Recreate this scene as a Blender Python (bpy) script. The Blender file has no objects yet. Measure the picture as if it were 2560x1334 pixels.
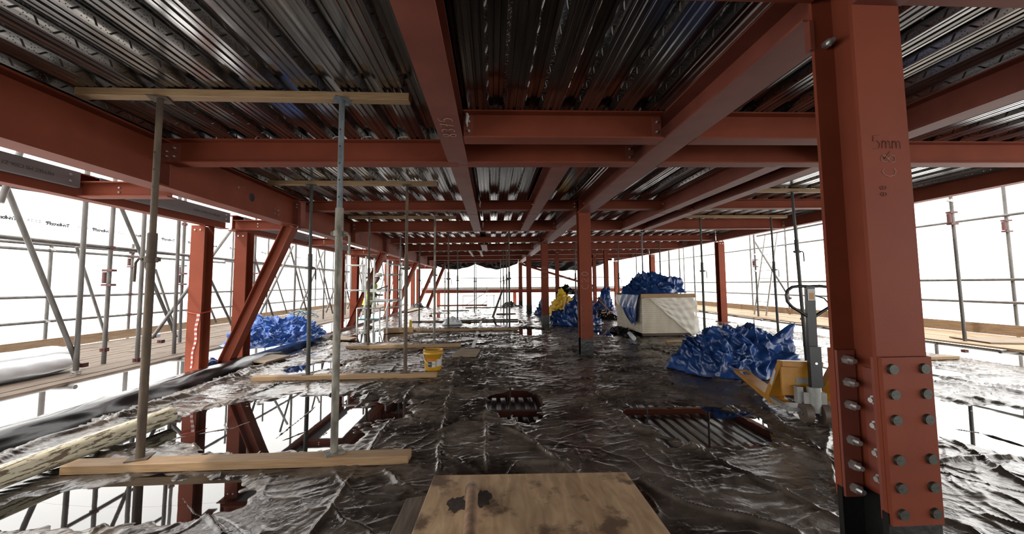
import bpy, bmesh, math, random
import numpy as np
from mathutils import Vector, Matrix
random.seed(7)
SC = bpy.context.scene
COL = SC.collection

# ---------------------------------------------------------------- camera
cam_d = bpy.data.cameras.new('camera')
cam = bpy.data.objects.new('camera', cam_d)
COL.objects.link(cam)
SC.camera = cam
_f = 950.0
cam_d.sensor_fit = 'HORIZONTAL'
cam_d.sensor_width = 36.0
cam_d.lens = _f / 2560.0 * 36.0
cam_d.shift_y = (646.0 - 667.0) / 2560.0
cam_d.clip_start = 0.05
cam_d.clip_end = 300
_d = Vector((1231 - 1280, 711 - 646, _f)).normalized()          # building depth axis seen by the lens
_u = -Vector((1167 - 1280, -13400 - 646, _f)).normalized()
_u = Vector((1167 - 1280, -13400 - 646, _f)).normalized()
_u = (_u - _d * _u.dot(_d)).normalized()
_x = _d.cross(_u)
_R = Matrix((_x, _d, _u))                                         # lens (right, down, forward) -> world
_M = _R @ Matrix(((1, 0, 0), (0, -1, 0), (0, 0, -1)))
cam.matrix_world = Matrix.Translation((0, 0, 1.55)) @ _M.to_4x4()

# ---------------------------------------------------------------- daylight, exposure
W = bpy.data.worlds.new('overcast_sky')
SC.world = W
W.use_nodes = True
_bg = W.node_tree.nodes['Background']
_bg.inputs[0].default_value = (1.0, 0.985, 0.96, 1)
_bg.inputs[1].default_value = 1.0
sun_d = bpy.data.lights.new('sun', 'SUN')
sun_d.energy = 0.7
sun_d.angle = 0.02
sun_d.color = (1.0, 0.93, 0.82)
sun = bpy.data.objects.new('sun', sun_d)
COL.objects.link(sun)
sun.location = (-20, -10, 25)
sun.rotation_euler = Vector((-0.75, -0.45, 1.0)).to_track_quat('Z', 'Y').to_euler()
SC.view_settings.view_transform = 'Standard'
SC.view_settings.look = 'None'
SC.view_settings.gamma = 1.0
SC.view_settings.use_curve_mapping = False
SC.view_settings.exposure = 2.25
SC.cycles.use_denoising = True
SC.cycles.max_bounces = 8
SC.cycles.diffuse_bounces = 4
SC.cycles.glossy_bounces = 4
SC.cycles.transparent_max_bounces = 12
SC.cycles.caustics_reflective = False
SC.cycles.caustics_refractive = False
SC.cycles.sample_clamp_indirect = 6.0

# ---------------------------------------------------------------- materials
def new_mat(name):
    m = bpy.data.materials.new(name)
    m.use_nodes = True
    nt = m.node_tree
    return m, nt, nt.nodes['Principled BSDF']

def N(nt, t, **kw):
    n = nt.nodes.new(t)
    for k, v in kw.items():
        setattr(n, k, v)
    return n

def mat(name, col, rough=0.5, metal=0.0, var=0.25, scale=6.0, bump=0.0, bscale=60.0, spec=0.5, col2=None, stretch=None, lo=0.35, hi=0.7, detail=6.0):
    m, nt, b = new_mat(name)
    tc = N(nt, 'ShaderNodeTexCoord')
    mp = N(nt, 'ShaderNodeMapping')
    if stretch: mp.inputs['Scale'].default_value = stretch
    nt.links.new(tc.outputs['Object'], mp.inputs[0])
    nz = N(nt, 'ShaderNodeTexNoise')
    nz.inputs['Scale'].default_value = scale
    nz.inputs['Detail'].default_value = detail
    nt.links.new(mp.outputs[0], nz.inputs['Vector'])
    rp = N(nt, 'ShaderNodeValToRGB')
    c2 = col2 or tuple(min(1, c * (1 - var)) for c in col)
    if metal < 0.8:
        col = tuple(c * ALB for c in col); c2 = tuple(c * ALB for c in c2)
    rp.color_ramp.elements[0].position = lo
    rp.color_ramp.elements[1].position = hi
    rp.color_ramp.elements[0].color = (*c2, 1)
    rp.color_ramp.elements[1].color = (*col, 1)
    nt.links.new(nz.outputs[0], rp.inputs[0])
    nt.links.new(rp.outputs[0], b.inputs['Base Color'])
    b.inputs['Roughness'].default_value = rough
    b.inputs['Metallic'].default_value = metal
    b.inputs['Specular IOR Level'].default_value = spec
    if bump:
        n2 = N(nt, 'ShaderNodeTexNoise')
        n2.inputs['Scale'].default_value = bscale
        n2.inputs['Detail'].default_value = 4
        nt.links.new(mp.outputs[0], n2.inputs['Vector'])
        bp = N(nt, 'ShaderNodeBump')
        bp.inputs['Strength'].default_value = bump
        bp.inputs['Distance'].default_value = 0.01
        nt.links.new(n2.outputs[0], bp.inputs['Height'])
        nt.links.new(bp.outputs[0], b.inputs['Normal'])
    return m

M = {}
ALB = 0.58
M['red'] = mat('red_oxide_paint', (0.325, 0.074, 0.036), 0.6, 0, spec=0.15, col2=(0.26, 0.058, 0.028), scale=2.2, bump=0.05, bscale=90)
M['redd'] = mat('red_oxide_paint_dull', (0.33, 0.096, 0.064), 0.55, 0, spec=0.22, col2=(0.25, 0.068, 0.045), scale=3.0, bump=0.05)
M['bolt'] = mat('galvanised_bolt', (0.62, 0.62, 0.60), 0.35, 0.85, scale=30)
M['boltdark'] = mat('dark_bolt_head', (0.10, 0.095, 0.075), 0.5, 0.5, scale=60, var=0.5)
M['tube'] = mat('galvanised_tube', (0.20, 0.19, 0.175), 0.5, 0.3, col2=(0.11, 0.10, 0.09), scale=9, stretch=(1, 1, 0.3))
M['tubered'] = mat('rusty_red_clamp', (0.15, 0.05, 0.045), 0.6, 0.2, scale=20)
M['propgrey'] = mat('weathered_prop_steel', (0.42, 0.39, 0.32), 0.6, 0.25, col2=(0.17, 0.15, 0.12), scale=16, stretch=(1, 1, 0.35), lo=0.4, hi=0.62)
M['proprust'] = mat('rusty_prop_steel', (0.20, 0.14, 0.085), 0.65, 0.15, col2=(0.09, 0.058, 0.038), scale=14, stretch=(1, 1, 0.3))
M['propblue'] = mat('blue_grey_prop_steel', (0.30, 0.34, 0.36), 0.5, 0.3, col2=(0.14, 0.16, 0.18), scale=18, stretch=(1, 1, 0.35))
M['propdark'] = mat('dark_prop_steel', (0.085, 0.085, 0.07), 0.55, 0.3, col2=(0.045, 0.042, 0.036), scale=14, stretch=(1, 1, 0.3))
M['timber'] = mat('sawn_pine', (0.56, 0.36, 0.185), 0.65, 0, col2=(0.40, 0.235, 0.11), scale=7, stretch=(0.6, 9, 9), bump=0.15, bscale=20)
M['timberold'] = mat('weathered_board', (0.29, 0.225, 0.175), 0.75, 0, spec=0.2, col2=(0.15, 0.112, 0.085), scale=6, stretch=(9, 0.5, 9), bump=0.2, bscale=20)
M['timberwarm'] = mat('new_scaffold_board', (0.66, 0.46, 0.26), 0.65, 0, col2=(0.46, 0.29, 0.15), scale=6, stretch=(9, 0.5, 9), bump=0.15, bscale=20)
M['toe'] = mat('toe_board_pine', (0.40, 0.28, 0.175), 0.7, 0, spec=0.2, col2=(0.28, 0.18, 0.105), scale=6, stretch=(9, 0.5, 6), bump=0.15)
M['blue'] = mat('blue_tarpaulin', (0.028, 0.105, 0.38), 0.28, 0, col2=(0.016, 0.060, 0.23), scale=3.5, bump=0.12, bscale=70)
M['bluelit'] = mat('sunlit_blue_tarpaulin', (0.03, 0.16, 0.62), 0.36, 0, col2=(0.02, 0.10, 0.42), scale=3.5, bump=0.12, bscale=70)  # lit copy of the blue tarpaulin, sunlight put into its colour
M['yellowtarp'] = mat('yellow_tarpaulin', (1.3, 0.80, 0.03), 0.4, 0, scale=5, bump=0.1)
M['blackpoly'] = mat('black_polythene', (0.02, 0.02, 0.02), 0.25, 0, scale=5, bump=0.2, bscale=25)
M['yellow'] = mat('yellow_truck_paint', (0.72, 0.34, 0.035), 0.38, 0, col2=(0.55, 0.23, 0.02), scale=7)
M['bucket'] = mat('yellow_bucket_plastic', (0.82, 0.42, 0.02), 0.35, 0, scale=3, var=0.1)
M['white'] = mat('white_label', (0.8, 0.78, 0.74), 0.5, scale=30, var=0.1)
M['darklabel'] = mat('dark_label_print', (0.07, 0.07, 0.065), 0.5, scale=40, var=0.4)
M['redlabel'] = mat('orange_label_print', (0.75, 0.22, 0.02), 0.5, scale=40, var=0.1)
M['black'] = mat('black_steel', (0.025, 0.026, 0.028), 0.35, 0.2, scale=20)
M['bitumen'] = mat('black_bitumen_wrap', (0.012, 0.012, 0.012), 0.3, 0, scale=20, bump=0.5, bscale=14)
M['chrome'] = mat('chromed_steel', (0.7, 0.7, 0.68), 0.2, 1.0, scale=10, var=0.1)
M['greyiron'] = mat('grey_painted_iron', (0.46, 0.45, 0.42), 0.5, 0.2, scale=16)
M['wheel'] = mat('brown_polyurethane_wheel', (0.14, 0.095, 0.07), 0.55, scale=30)
M['board'] = mat('brown_site_board', (0.42, 0.31, 0.20), 0.7, scale=5, col2=(0.31, 0.22, 0.14))
M['concrete'] = mat('grey_plaster_board_edge', (0.95, 0.85, 0.68), 0.8, scale=4, col2=(0.72, 0.63, 0.49), stretch=(1, 1, 0.35))
M['alu'] = mat('aluminium', (0.72, 0.73, 0.70), 0.35, 0.75, scale=10, var=0.2)
M['teal'] = mat('teal_tread', (0.10, 0.30, 0.29), 0.5, scale=10)
M['hivis'] = mat('hi_vis_yellow', (0.72, 0.85, 0.04), 0.6, scale=12, var=0.2)
M['reflect'] = mat('grey_reflective_tape', (0.7, 0.7, 0.68), 0.3, 0.3, scale=12, var=0.1)
M['helmet'] = mat('white_hard_hat', (0.82, 0.80, 0.75), 0.3, scale=8, var=0.1)
M['skin'] = mat('brown_skin', (0.20, 0.095, 0.055), 0.55, scale=8, var=0.15)
M['trouser'] = mat('dark_trousers', (0.018, 0.019, 0.022), 0.8, scale=14)
M['jumper'] = mat('grey_jumper', (0.10, 0.10, 0.095), 0.85, scale=14)
M['chalk'] = mat('pale_chalk', (0.62, 0.42, 0.34), 0.9, scale=50, var=0.3)
M['scribe'] = mat('dark_pencil', (0.10, 0.03, 0.022), 0.8, scale=50, var=0.3)
M['cgalv'] = mat('galvanised_channel', (0.46, 0.48, 0.50), 0.4, 0.55, scale=3, col2=(0.36, 0.38, 0.40), stretch=(1, 0.3, 1))
M['ink'] = mat('black_ink', (0.05, 0.05, 0.055), 0.7, scale=20)
M['greyink'] = mat('grey_ink', (0.05, 0.05, 0.055), 0.8, scale=20)
M['orange'] = mat('orange_painted_timber', (0.75, 0.26, 0.06), 0.5, scale=6)
M['wrapwhite'] = mat('white_plastic_roll', (1.2, 1.22, 1.24), 0.3, scale=3, col2=(0.95, 1.0, 1.05), bump=0.5, bscale=12)
M['tapered'] = mat('red_white_tape_red', (0.75, 0.10, 0.07), 0.5, scale=4)
M['pale'] = mat('pale_lap_tape', (0.72, 0.69, 0.64), 0.4, scale=20, var=0.3)
M['concslab'] = mat('slab_edge', (0.16, 0.07, 0.055), 0.7, scale=4)
M['cyanrope'] = mat('pale_blue_rope', (0.32, 0.50, 0.55), 0.7, scale=40)
M['flap'] = mat('thick_black_polythene', (0.008, 0.008, 0.009), 0.22, 0, scale=3, bump=0.1, bscale=18)
M['rustbar'] = mat('brown_rusty_bar', (0.50, 0.31, 0.19), 0.75, 0, spec=0.15, col2=(0.27, 0.155, 0.09), scale=10)
M['hole'] = mat('dark_brown_hole', (0.075, 0.045, 0.03), 0.7, scale=30, var=0.6)
M['blocker'] = mat('light_blocker_wall', (0.5, 0.46, 0.42), 0.85, scale=5)  # only for the added wall behind the camera

def plywood_mat():
    m, nt, b = new_mat('stained_plywood')
    tc = N(nt, 'ShaderNodeTexCoord')
    mp = N(nt, 'ShaderNodeMapping'); mp.inputs['Scale'].default_value = (5, 1.2, 5)
    nt.links.new(tc.outputs['Object'], mp.inputs[0])
    g = N(nt, 'ShaderNodeTexNoise'); g.inputs['Scale'].default_value = 3; g.inputs['Detail'].default_value = 8; g.inputs['Distortion'].default_value = 0.6
    nt.links.new(mp.outputs[0], g.inputs['Vector'])
    r = N(nt, 'ShaderNodeValToRGB')
    r.color_ramp.elements[0].position = 0.3; r.color_ramp.elements[0].color = (0.30, 0.185, 0.10, 1)
    r.color_ramp.elements[1].position = 0.7; r.color_ramp.elements[1].color = (0.52, 0.36, 0.21, 1)
    nt.links.new(g.outputs[0], r.inputs[0])
    s = N(nt, 'ShaderNodeTexNoise'); s.inputs['Scale'].default_value = 3.2; s.inputs['Detail'].default_value = 7; s.inputs['Roughness'].default_value = 0.62
    nt.links.new(tc.outputs['Object'], s.inputs['Vector'])
    r2 = N(nt, 'ShaderNodeValToRGB')
    r2.color_ramp.elements[0].position = 0.54; r2.color_ramp.elements[0].color = (0, 0, 0, 1)
    r2.color_ramp.elements[1].position = 0.63; r2.color_ramp.elements[1].color = (1, 1, 1, 1)
    nt.links.new(s.outputs[0], r2.inputs[0])
    mx = N(nt, 'ShaderNodeMixRGB'); mx.inputs[2].default_value = (0.13, 0.075, 0.045, 1)
    nt.links.new(r2.outputs[0], mx.inputs[0]); nt.links.new(r.outputs[0], mx.inputs[1])
    nt.links.new(mx.outputs[0], b.inputs['Base Color'])
    b.inputs['Roughness'].default_value = 0.55
    return m
M['ply'] = plywood_mat()

def floor_mat():
    m, nt, b = new_mat('wet_black_polythene')
    tc = N(nt, 'ShaderNodeTexCoord')
    a = N(nt, 'ShaderNodeTexNoise'); a.inputs['Scale'].default_value = 1.7; a.inputs['Detail'].default_value = 8; a.inputs['Roughness'].default_value = 0.62
    nt.links.new(tc.outputs['Object'], a.inputs['Vector'])
    r = N(nt, 'ShaderNodeValToRGB')
    r.color_ramp.elements[0].position = 0.40; r.color_ramp.elements[0].color = (0.026, 0.021, 0.018, 1)
    r.color_ramp.elements[1].position = 0.60; r.color_ramp.elements[1].color = (0.115, 0.092, 0.074, 1)
    nt.links.new(a.outputs[0], r.inputs[0]); nt.links.new(r.outputs[0], b.inputs['Base Color'])
    rr = N(nt, 'ShaderNodeMapRange'); rr.inputs[1].default_value = 0.40; rr.inputs[2].default_value = 0.62
    rr.inputs[3].default_value = 0.09; rr.inputs[4].default_value = 0.30
    nt.links.new(a.outputs[0], rr.inputs[0]); nt.links.new(rr.outputs[0], b.inputs['Roughness'])
    b.inputs['Specular IOR Level'].default_value = 0.6
    n2 = N(nt, 'ShaderNodeTexNoise'); n2.inputs['Scale'].default_value = 22; n2.inputs['Detail'].default_value = 5; n2.inputs['Distortion'].default_value = 0.8
    nt.links.new(tc.outputs['Object'], n2.inputs['Vector'])
    bp = N(nt, 'ShaderNodeBump'); bp.inputs['Strength'].default_value = 0.35; bp.inputs['Distance'].default_value = 0.012
    nt.links.new(n2.outputs[0], bp.inputs['Height']); nt.links.new(bp.outputs[0], b.inputs['Normal'])
    return m
M['floor'] = floor_mat()

def water_mat():
    m, nt, b = new_mat('puddle_water')
    b.inputs['Base Color'].default_value = (0.006, 0.005, 0.005, 1)
    b.inputs['Roughness'].default_value = 0.02
    b.inputs['Specular IOR Level'].default_value = 0.9
    tc = N(nt, 'ShaderNodeTexCoord')
    n2 = N(nt, 'ShaderNodeTexNoise'); n2.inputs['Scale'].default_value = 3
    nt.links.new(tc.outputs['Object'], n2.inputs['Vector'])
    bp = N(nt, 'ShaderNodeBump'); bp.inputs['Strength'].default_value = 0.02; bp.inputs['Distance'].default_value = 0.01
    nt.links.new(n2.outputs[0], bp.inputs['Height']); nt.links.new(bp.outputs[0], b.inputs['Normal'])
    return m
M['water'] = water_mat()

def sheet_mat(name, tr, col):
    m, nt, b = new_mat(name)
    nt.nodes.remove(b)
    out = nt.nodes['Material Output']
    t = N(nt, 'ShaderNodeBsdfTranslucent'); t.inputs[0].default_value = (*col, 1)
    d = N(nt, 'ShaderNodeBsdfDiffuse'); d.inputs[0].default_value = (*col, 1)
    a = N(nt, 'ShaderNodeMixShader'); a.inputs[0].default_value = 0.25
    nt.links.new(t.outputs[0], a.inputs[1]); nt.links.new(d.outputs[0], a.inputs[2])
    p = N(nt, 'ShaderNodeBsdfTransparent')
    tc = N(nt, 'ShaderNodeTexCoord')
    nz = N(nt, 'ShaderNodeTexNoise'); nz.inputs['Scale'].default_value = 0.8; nz.inputs['Detail'].default_value = 5
    nt.links.new(tc.outputs['Object'], nz.inputs['Vector'])
    mr = N(nt, 'ShaderNodeMapRange'); mr.inputs[3].default_value = tr - 0.12; mr.inputs[4].default_value = tr + 0.12
    nt.links.new(nz.outputs[0], mr.inputs[0])
    x = N(nt, 'ShaderNodeMixShader')
    nt.links.new(mr.outputs[0], x.inputs[0])
    nt.links.new(a.outputs[0], x.inputs[1]); nt.links.new(p.outputs[0], x.inputs[2])
    nt.links.new(x.outputs[0], out.inputs[0])
    return m
M['sheet'] = sheet_mat('white_translucent_sheeting', 0.6, (0.86, 0.85, 0.83))

def cling_mat():
    m, nt, b = new_mat('clear_polythene_wrap')
    b.inputs['Base Color'].default_value = (0.82, 0.78, 0.68, 1)
    b.inputs['Roughness'].default_value = 0.3
    b.inputs['Alpha'].default_value = 0.62
    return m
M['cling'] = cling_mat()

def deck_mat():
    m, nt, b = new_mat('galvanised_decking')
    L = nt.links.new
    tc = N(nt, 'ShaderNodeTexCoord')
    mp = N(nt, 'ShaderNodeMapping'); mp.inputs['Scale'].default_value = (14, 0.5, 14)
    L(tc.outputs['Object'], mp.inputs[0])
    nz = N(nt, 'ShaderNodeTexNoise'); nz.inputs['Scale'].default_value = 2.0; nz.inputs['Detail'].default_value = 6
    L(mp.outputs[0], nz.inputs['Vector'])
    rp = N(nt, 'ShaderNodeValToRGB')
    rp.color_ramp.elements[0].position = 0.3; rp.color_ramp.elements[0].color = (0.10, 0.097, 0.094, 1)
    rp.color_ramp.elements[1].position = 0.7; rp.color_ramp.elements[1].color = (0.33, 0.32, 0.31, 1)
    L(nz.outputs[0], rp.inputs[0]); L(rp.outputs[0], b.inputs['Base Color'])
    mr = N(nt, 'ShaderNodeMapRange'); mr.inputs[1].default_value = 0.3; mr.inputs[2].default_value = 0.7; mr.inputs[3].default_value = 0.24; mr.inputs[4].default_value = 0.13
    L(nz.outputs[0], mr.inputs[0]); L(mr.outputs[0], b.inputs['Roughness'])
    b.inputs['Metallic'].default_value = 0.95
    return m
M['deck'] = deck_mat()

# ---------------------------------------------------------------- mesh helpers
class MB:
    def __init__(s):
        s.v = []; s.f = []; s.sm = []
    def add(s, vs, fs, smooth=False):
        o = len(s.v)
        s.v += [tuple(p) for p in vs]
        s.f += [tuple(i + o for i in f) for f in fs]
        s.sm += [smooth] * len(fs)
        return s
    def box(s, x0, x1, y0, y1, z0, z1):
        vs = [(x0, y0, z0), (x1, y0, z0), (x1, y1, z0), (x0, y1, z0), (x0, y0, z1), (x1, y0, z1), (x1, y1, z1), (x0, y1, z1)]
        return s.add(vs, [(3, 2, 1, 0), (4, 5, 6, 7), (0, 1, 5, 4), (1, 2, 6, 5), (2, 3, 7, 6), (3, 0, 4, 7)])
    def obox(s, c, ax, ay, az, hx, hy, hz):
        c = Vector(c); ax = Vector(ax); ay = Vector(ay); az = Vector(az)
        vs = [c + ax * (i * hx) + ay * (j * hy) + az * (k * hz) for k in (-1, 1) for i, j in ((-1, -1), (1, -1), (1, 1), (-1, 1))]
        return s.add(vs, [(3, 2, 1, 0), (4, 5, 6, 7), (0, 1, 5, 4), (1, 2, 6, 5), (2, 3, 7, 6), (3, 0, 4, 7)])
    def tube(s, p, q, r, r2=None, n=12, caps=True):
        p = Vector(p); q = Vector(q); d = (q - p).normalized()
        a = d.orthogonal().normalized(); b = d.cross(a)
        r2 = r if r2 is None else r2
        vs = []
        for c, rr in ((p, r), (q, r2)):
            for i in range(n):
                t = 2 * math.pi * i / n
                vs.append(c + (a * math.cos(t) + b * math.sin(t)) * rr)
        s.add(vs, [(i, (i + 1) % n, n + (i + 1) % n, n + i) for i in range(n)], True)
        if caps:
            s.add(vs[:n], [tuple(range(n - 1, -1, -1))]); s.add(vs[n:], [tuple(range(n))])
        return s
    def path(s, pts, r, n=8):
        pts = [Vector(p) for p in pts]
        vs = []; fs = []
        prev = None
        for i, p in enumerate(pts):
            d = (pts[min(i + 1, len(pts) - 1)] - pts[max(i - 1, 0)]).normalized()
            if prev is None: a = d.orthogonal().normalized()
            else:
                a = (prev - d * prev.dot(d))
                a = a.normalized() if a.length > 1e-6 else d.orthogonal().normalized()
            prev = a; b = d.cross(a)
            rr = r[i] if isinstance(r, (list, tuple)) else r
            for k in range(n):
                t = 2 * math.pi * k / n
                vs.append(p + (a * math.cos(t) + b * math.sin(t)) * rr)
        for i in range(len(pts) - 1):
            for k in range(n):
                fs.append((i * n + k, i * n + (k + 1) % n, (i + 1) * n + (k + 1) % n, (i + 1) * n + k))
        s.add(vs, fs, True)
        m = len(pts) - 1
        s.add(vs[:n], [tuple(range(n - 1, -1, -1))]); s.add(vs[m * n:], [tuple(range(n))])
        return s
    def lathe(s, prof, c=(0, 0, 0), n=24, smooth=True):
        vs = []; fs = []
        for r, z in prof:
            for k in range(n):
                t = 2 * math.pi * k / n
                vs.append((c[0] + r * math.cos(t), c[1] + r * math.sin(t), c[2] + z))
        for i in range(len(prof) - 1):
            for k in range(n):
                fs.append((i * n + k, i * n + (k + 1) % n, (i + 1) * n + (k + 1) % n, (i + 1) * n + k))
        return s.add(vs, fs, smooth)
    def prism(s, poly, p, ax, ay, ex):
        """extrude 2D polygon poly placed at p with axes ax, ay along vector ex"""
        p = Vector(p); ax = Vector(ax); ay = Vector(ay); ex = Vector(ex)
        a = [p + ax * x + ay * y for x, y in poly]; b = [q + ex for q in a]; n = len(poly)
        s.add(a + b, [tuple(range(n - 1, -1, -1)), tuple(range(n, 2 * n))] + [(i, (i + 1) % n, n + (i + 1) % n, n + i) for i in range(n)])
        return s
    def build(s, name, m, parent=None, origin=None):
        me = bpy.data.meshes.new(name)
        if parent is not None:
            o0 = Vector(parent.get('_o', (0, 0, 0)))
        else:
            o0 = Vector(origin) if origin is not None else Vector((0, 0, 0))
        me.from_pydata([tuple(Vector(v) - o0) for v in s.v], [], s.f)
        me.polygons.foreach_set('use_smooth', s.sm)
        bm = bmesh.new(); bm.from_mesh(me)
        bmesh.ops.recalc_face_normals(bm, faces=bm.faces)
        bm.to_mesh(me); bm.free()
        me.materials.append(m)
        ob = bpy.data.objects.new(name, me)
        COL.objects.link(ob)
        if parent is not None:
            ob.parent = parent
            ob['_o'] = tuple(o0)
        else:
            ob.location = o0
            ob['_o'] = tuple(o0)
        return ob

def tag(o, label=None, cat=None, group=None, kind=None):
    if label: o['label'] = label
    if cat: o['category'] = cat
    if group: o['group'] = group
    if kind: o['kind'] = kind
    return o

def thing(name, loc, label, cat, group=None):
    o = bpy.data.objects.new(name, None)
    COL.objects.link(o)
    o.empty_display_size = 0.1
    o.location = loc
    o['_o'] = tuple(loc)
    return tag(o, label, cat, group)

def struct(o):
    o['kind'] = 'structure'
    return o

def grid_mesh(name, X, Y, Z, m, smooth=True, origin=None, parent=None):
    """X,Y,Z: 2-D arrays"""
    r, c = X.shape
    v = np.stack([X, Y, Z], -1).reshape(-1, 3).astype(float)
    o0 = np.array(parent.get('_o', (0, 0, 0)) if parent is not None else (origin if origin is not None else (0, 0, 0)), float)
    v = v - o0
    idx = np.arange(r * c).reshape(r, c)
    f = np.stack([idx[:-1, :-1], idx[:-1, 1:], idx[1:, 1:], idx[1:, :-1]], -1).reshape(-1, 4)
    return raw_mesh(name, v, f, m, smooth, o0, parent)

def raw_mesh(name, v, f, m, smooth, o0, parent=None):
    me = bpy.data.meshes.new(name)
    me.vertices.add(len(v)); me.vertices.foreach_set('co', v.ravel())
    me.loops.add(f.size); me.loops.foreach_set('vertex_index', f.ravel().astype(np.int32))
    me.polygons.add(len(f))
    me.polygons.foreach_set('loop_start', np.arange(0, f.size, 4, dtype=np.int32))
    me.polygons.foreach_set('use_smooth', np.full(len(f), smooth))
    me.update(calc_edges=True); me.validate()
    me.materials.append(m)
    ob = bpy.data.objects.new(name, me)
    COL.objects.link(ob)
    ob['_o'] = tuple(float(t) for t in o0)
    if parent is not None: ob.parent = parent
    else: ob.location = tuple(o0)
    return ob

# ---------------------------------------------------------------- noise
def _hash(ix, iy, seed):
    h = (ix.astype(np.int64) * 374761393 + iy.astype(np.int64) * 668265263 + seed * 1442695041) & 0xFFFFFFFF
    h = ((h ^ (h >> 13)) * 1274126177) & 0xFFFFFFFF
    h = (h ^ (h >> 16)) & 0xFFFFFFFF
    return h / 4294967296.0 * 2 * math.pi
def noise2(x, y, seed=0):
    ix = np.floor(x); iy = np.floor(y); fx = x - ix; fy = y - iy
    u = fx * fx * fx * (fx * (fx * 6 - 15) + 10); w = fy * fy * fy * (fy * (fy * 6 - 15) + 10)
    def g(dx, dy):
        a = _hash(ix + dx, iy + dy, seed)
        return np.cos(a) * (fx - dx) + np.sin(a) * (fy - dy)
    n0 = g(0, 0) * (1 - u) + g(1, 0) * u
    n1 = g(0, 1) * (1 - u) + g(1, 1) * u
    return (n0 * (1 - w) + n1 * w) * 1.5
def fbm(x, y, seed=0, o=3):
    s = 0; a = 1; t = 0
    for i in range(o):
        s = s + a * noise2(x * 2 ** i, y * 2 ** i, seed + i); t += a; a *= 0.5
    return s / t
def tri(t):
    return 1 - 2 * np.abs(t - np.floor(t) - 0.5)      # 0..1 triangle wave
def crumple(P, seed, freq=2.5, n=9):
    rs = np.random.RandomState(seed)
    s = 0
    for i in range(n):
        k = rs.normal(size=3); k /= np.linalg.norm(k)
        f = freq * (0.6 + 1.6 * rs.rand())
        ph = rs.rand()
        w = 0.35 * noise2(P[..., 0] * freq * 0.5 + 7 * i, P[..., 1] * freq * 0.5 + P[..., 2], seed + i)
        s = s + tri((P @ k) * f + ph + w) / (0.6 + f / freq)
    return s / n

def vor(P, seed, freq):
    """distance to the nearest of scattered points: sharp ridges between shallow pockets"""
    shp = P.shape[:-1]; Q = P.reshape(-1, 3)
    lo = Q.min(0) - 0.3; hi = Q.max(0) + 0.3
    rs = np.random.RandomState(seed)
    n = int(min(900, max(8, np.prod(hi - lo) * freq ** 3)))
    S = lo + (hi - lo) * rs.rand(n, 3)
    d = np.full(len(Q), 1e9)
    for p in S:
        d = np.minimum(d, ((Q - p) ** 2).sum(1))
    return (np.sqrt(d) * freq).reshape(shp)

def folds(P, seed, ang, fa, fq, sharp=3.0):
    """long sharp fold lines of a draped sheet, 0..1"""
    c, s = math.cos(ang), math.sin(ang)
    p = P[..., 0] * c + P[..., 1] * s; q = -P[..., 0] * s + P[..., 1] * c + 0.8 * P[..., 2]
    n = noise2(p * fa + seed, q * fq + 0.6 * noise2(p * 1.7, q * 1.7 + seed, seed + 9), seed)
    return (1 - np.clip(np.abs(n) * 1.6, 0, 1)) ** sharp
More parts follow.
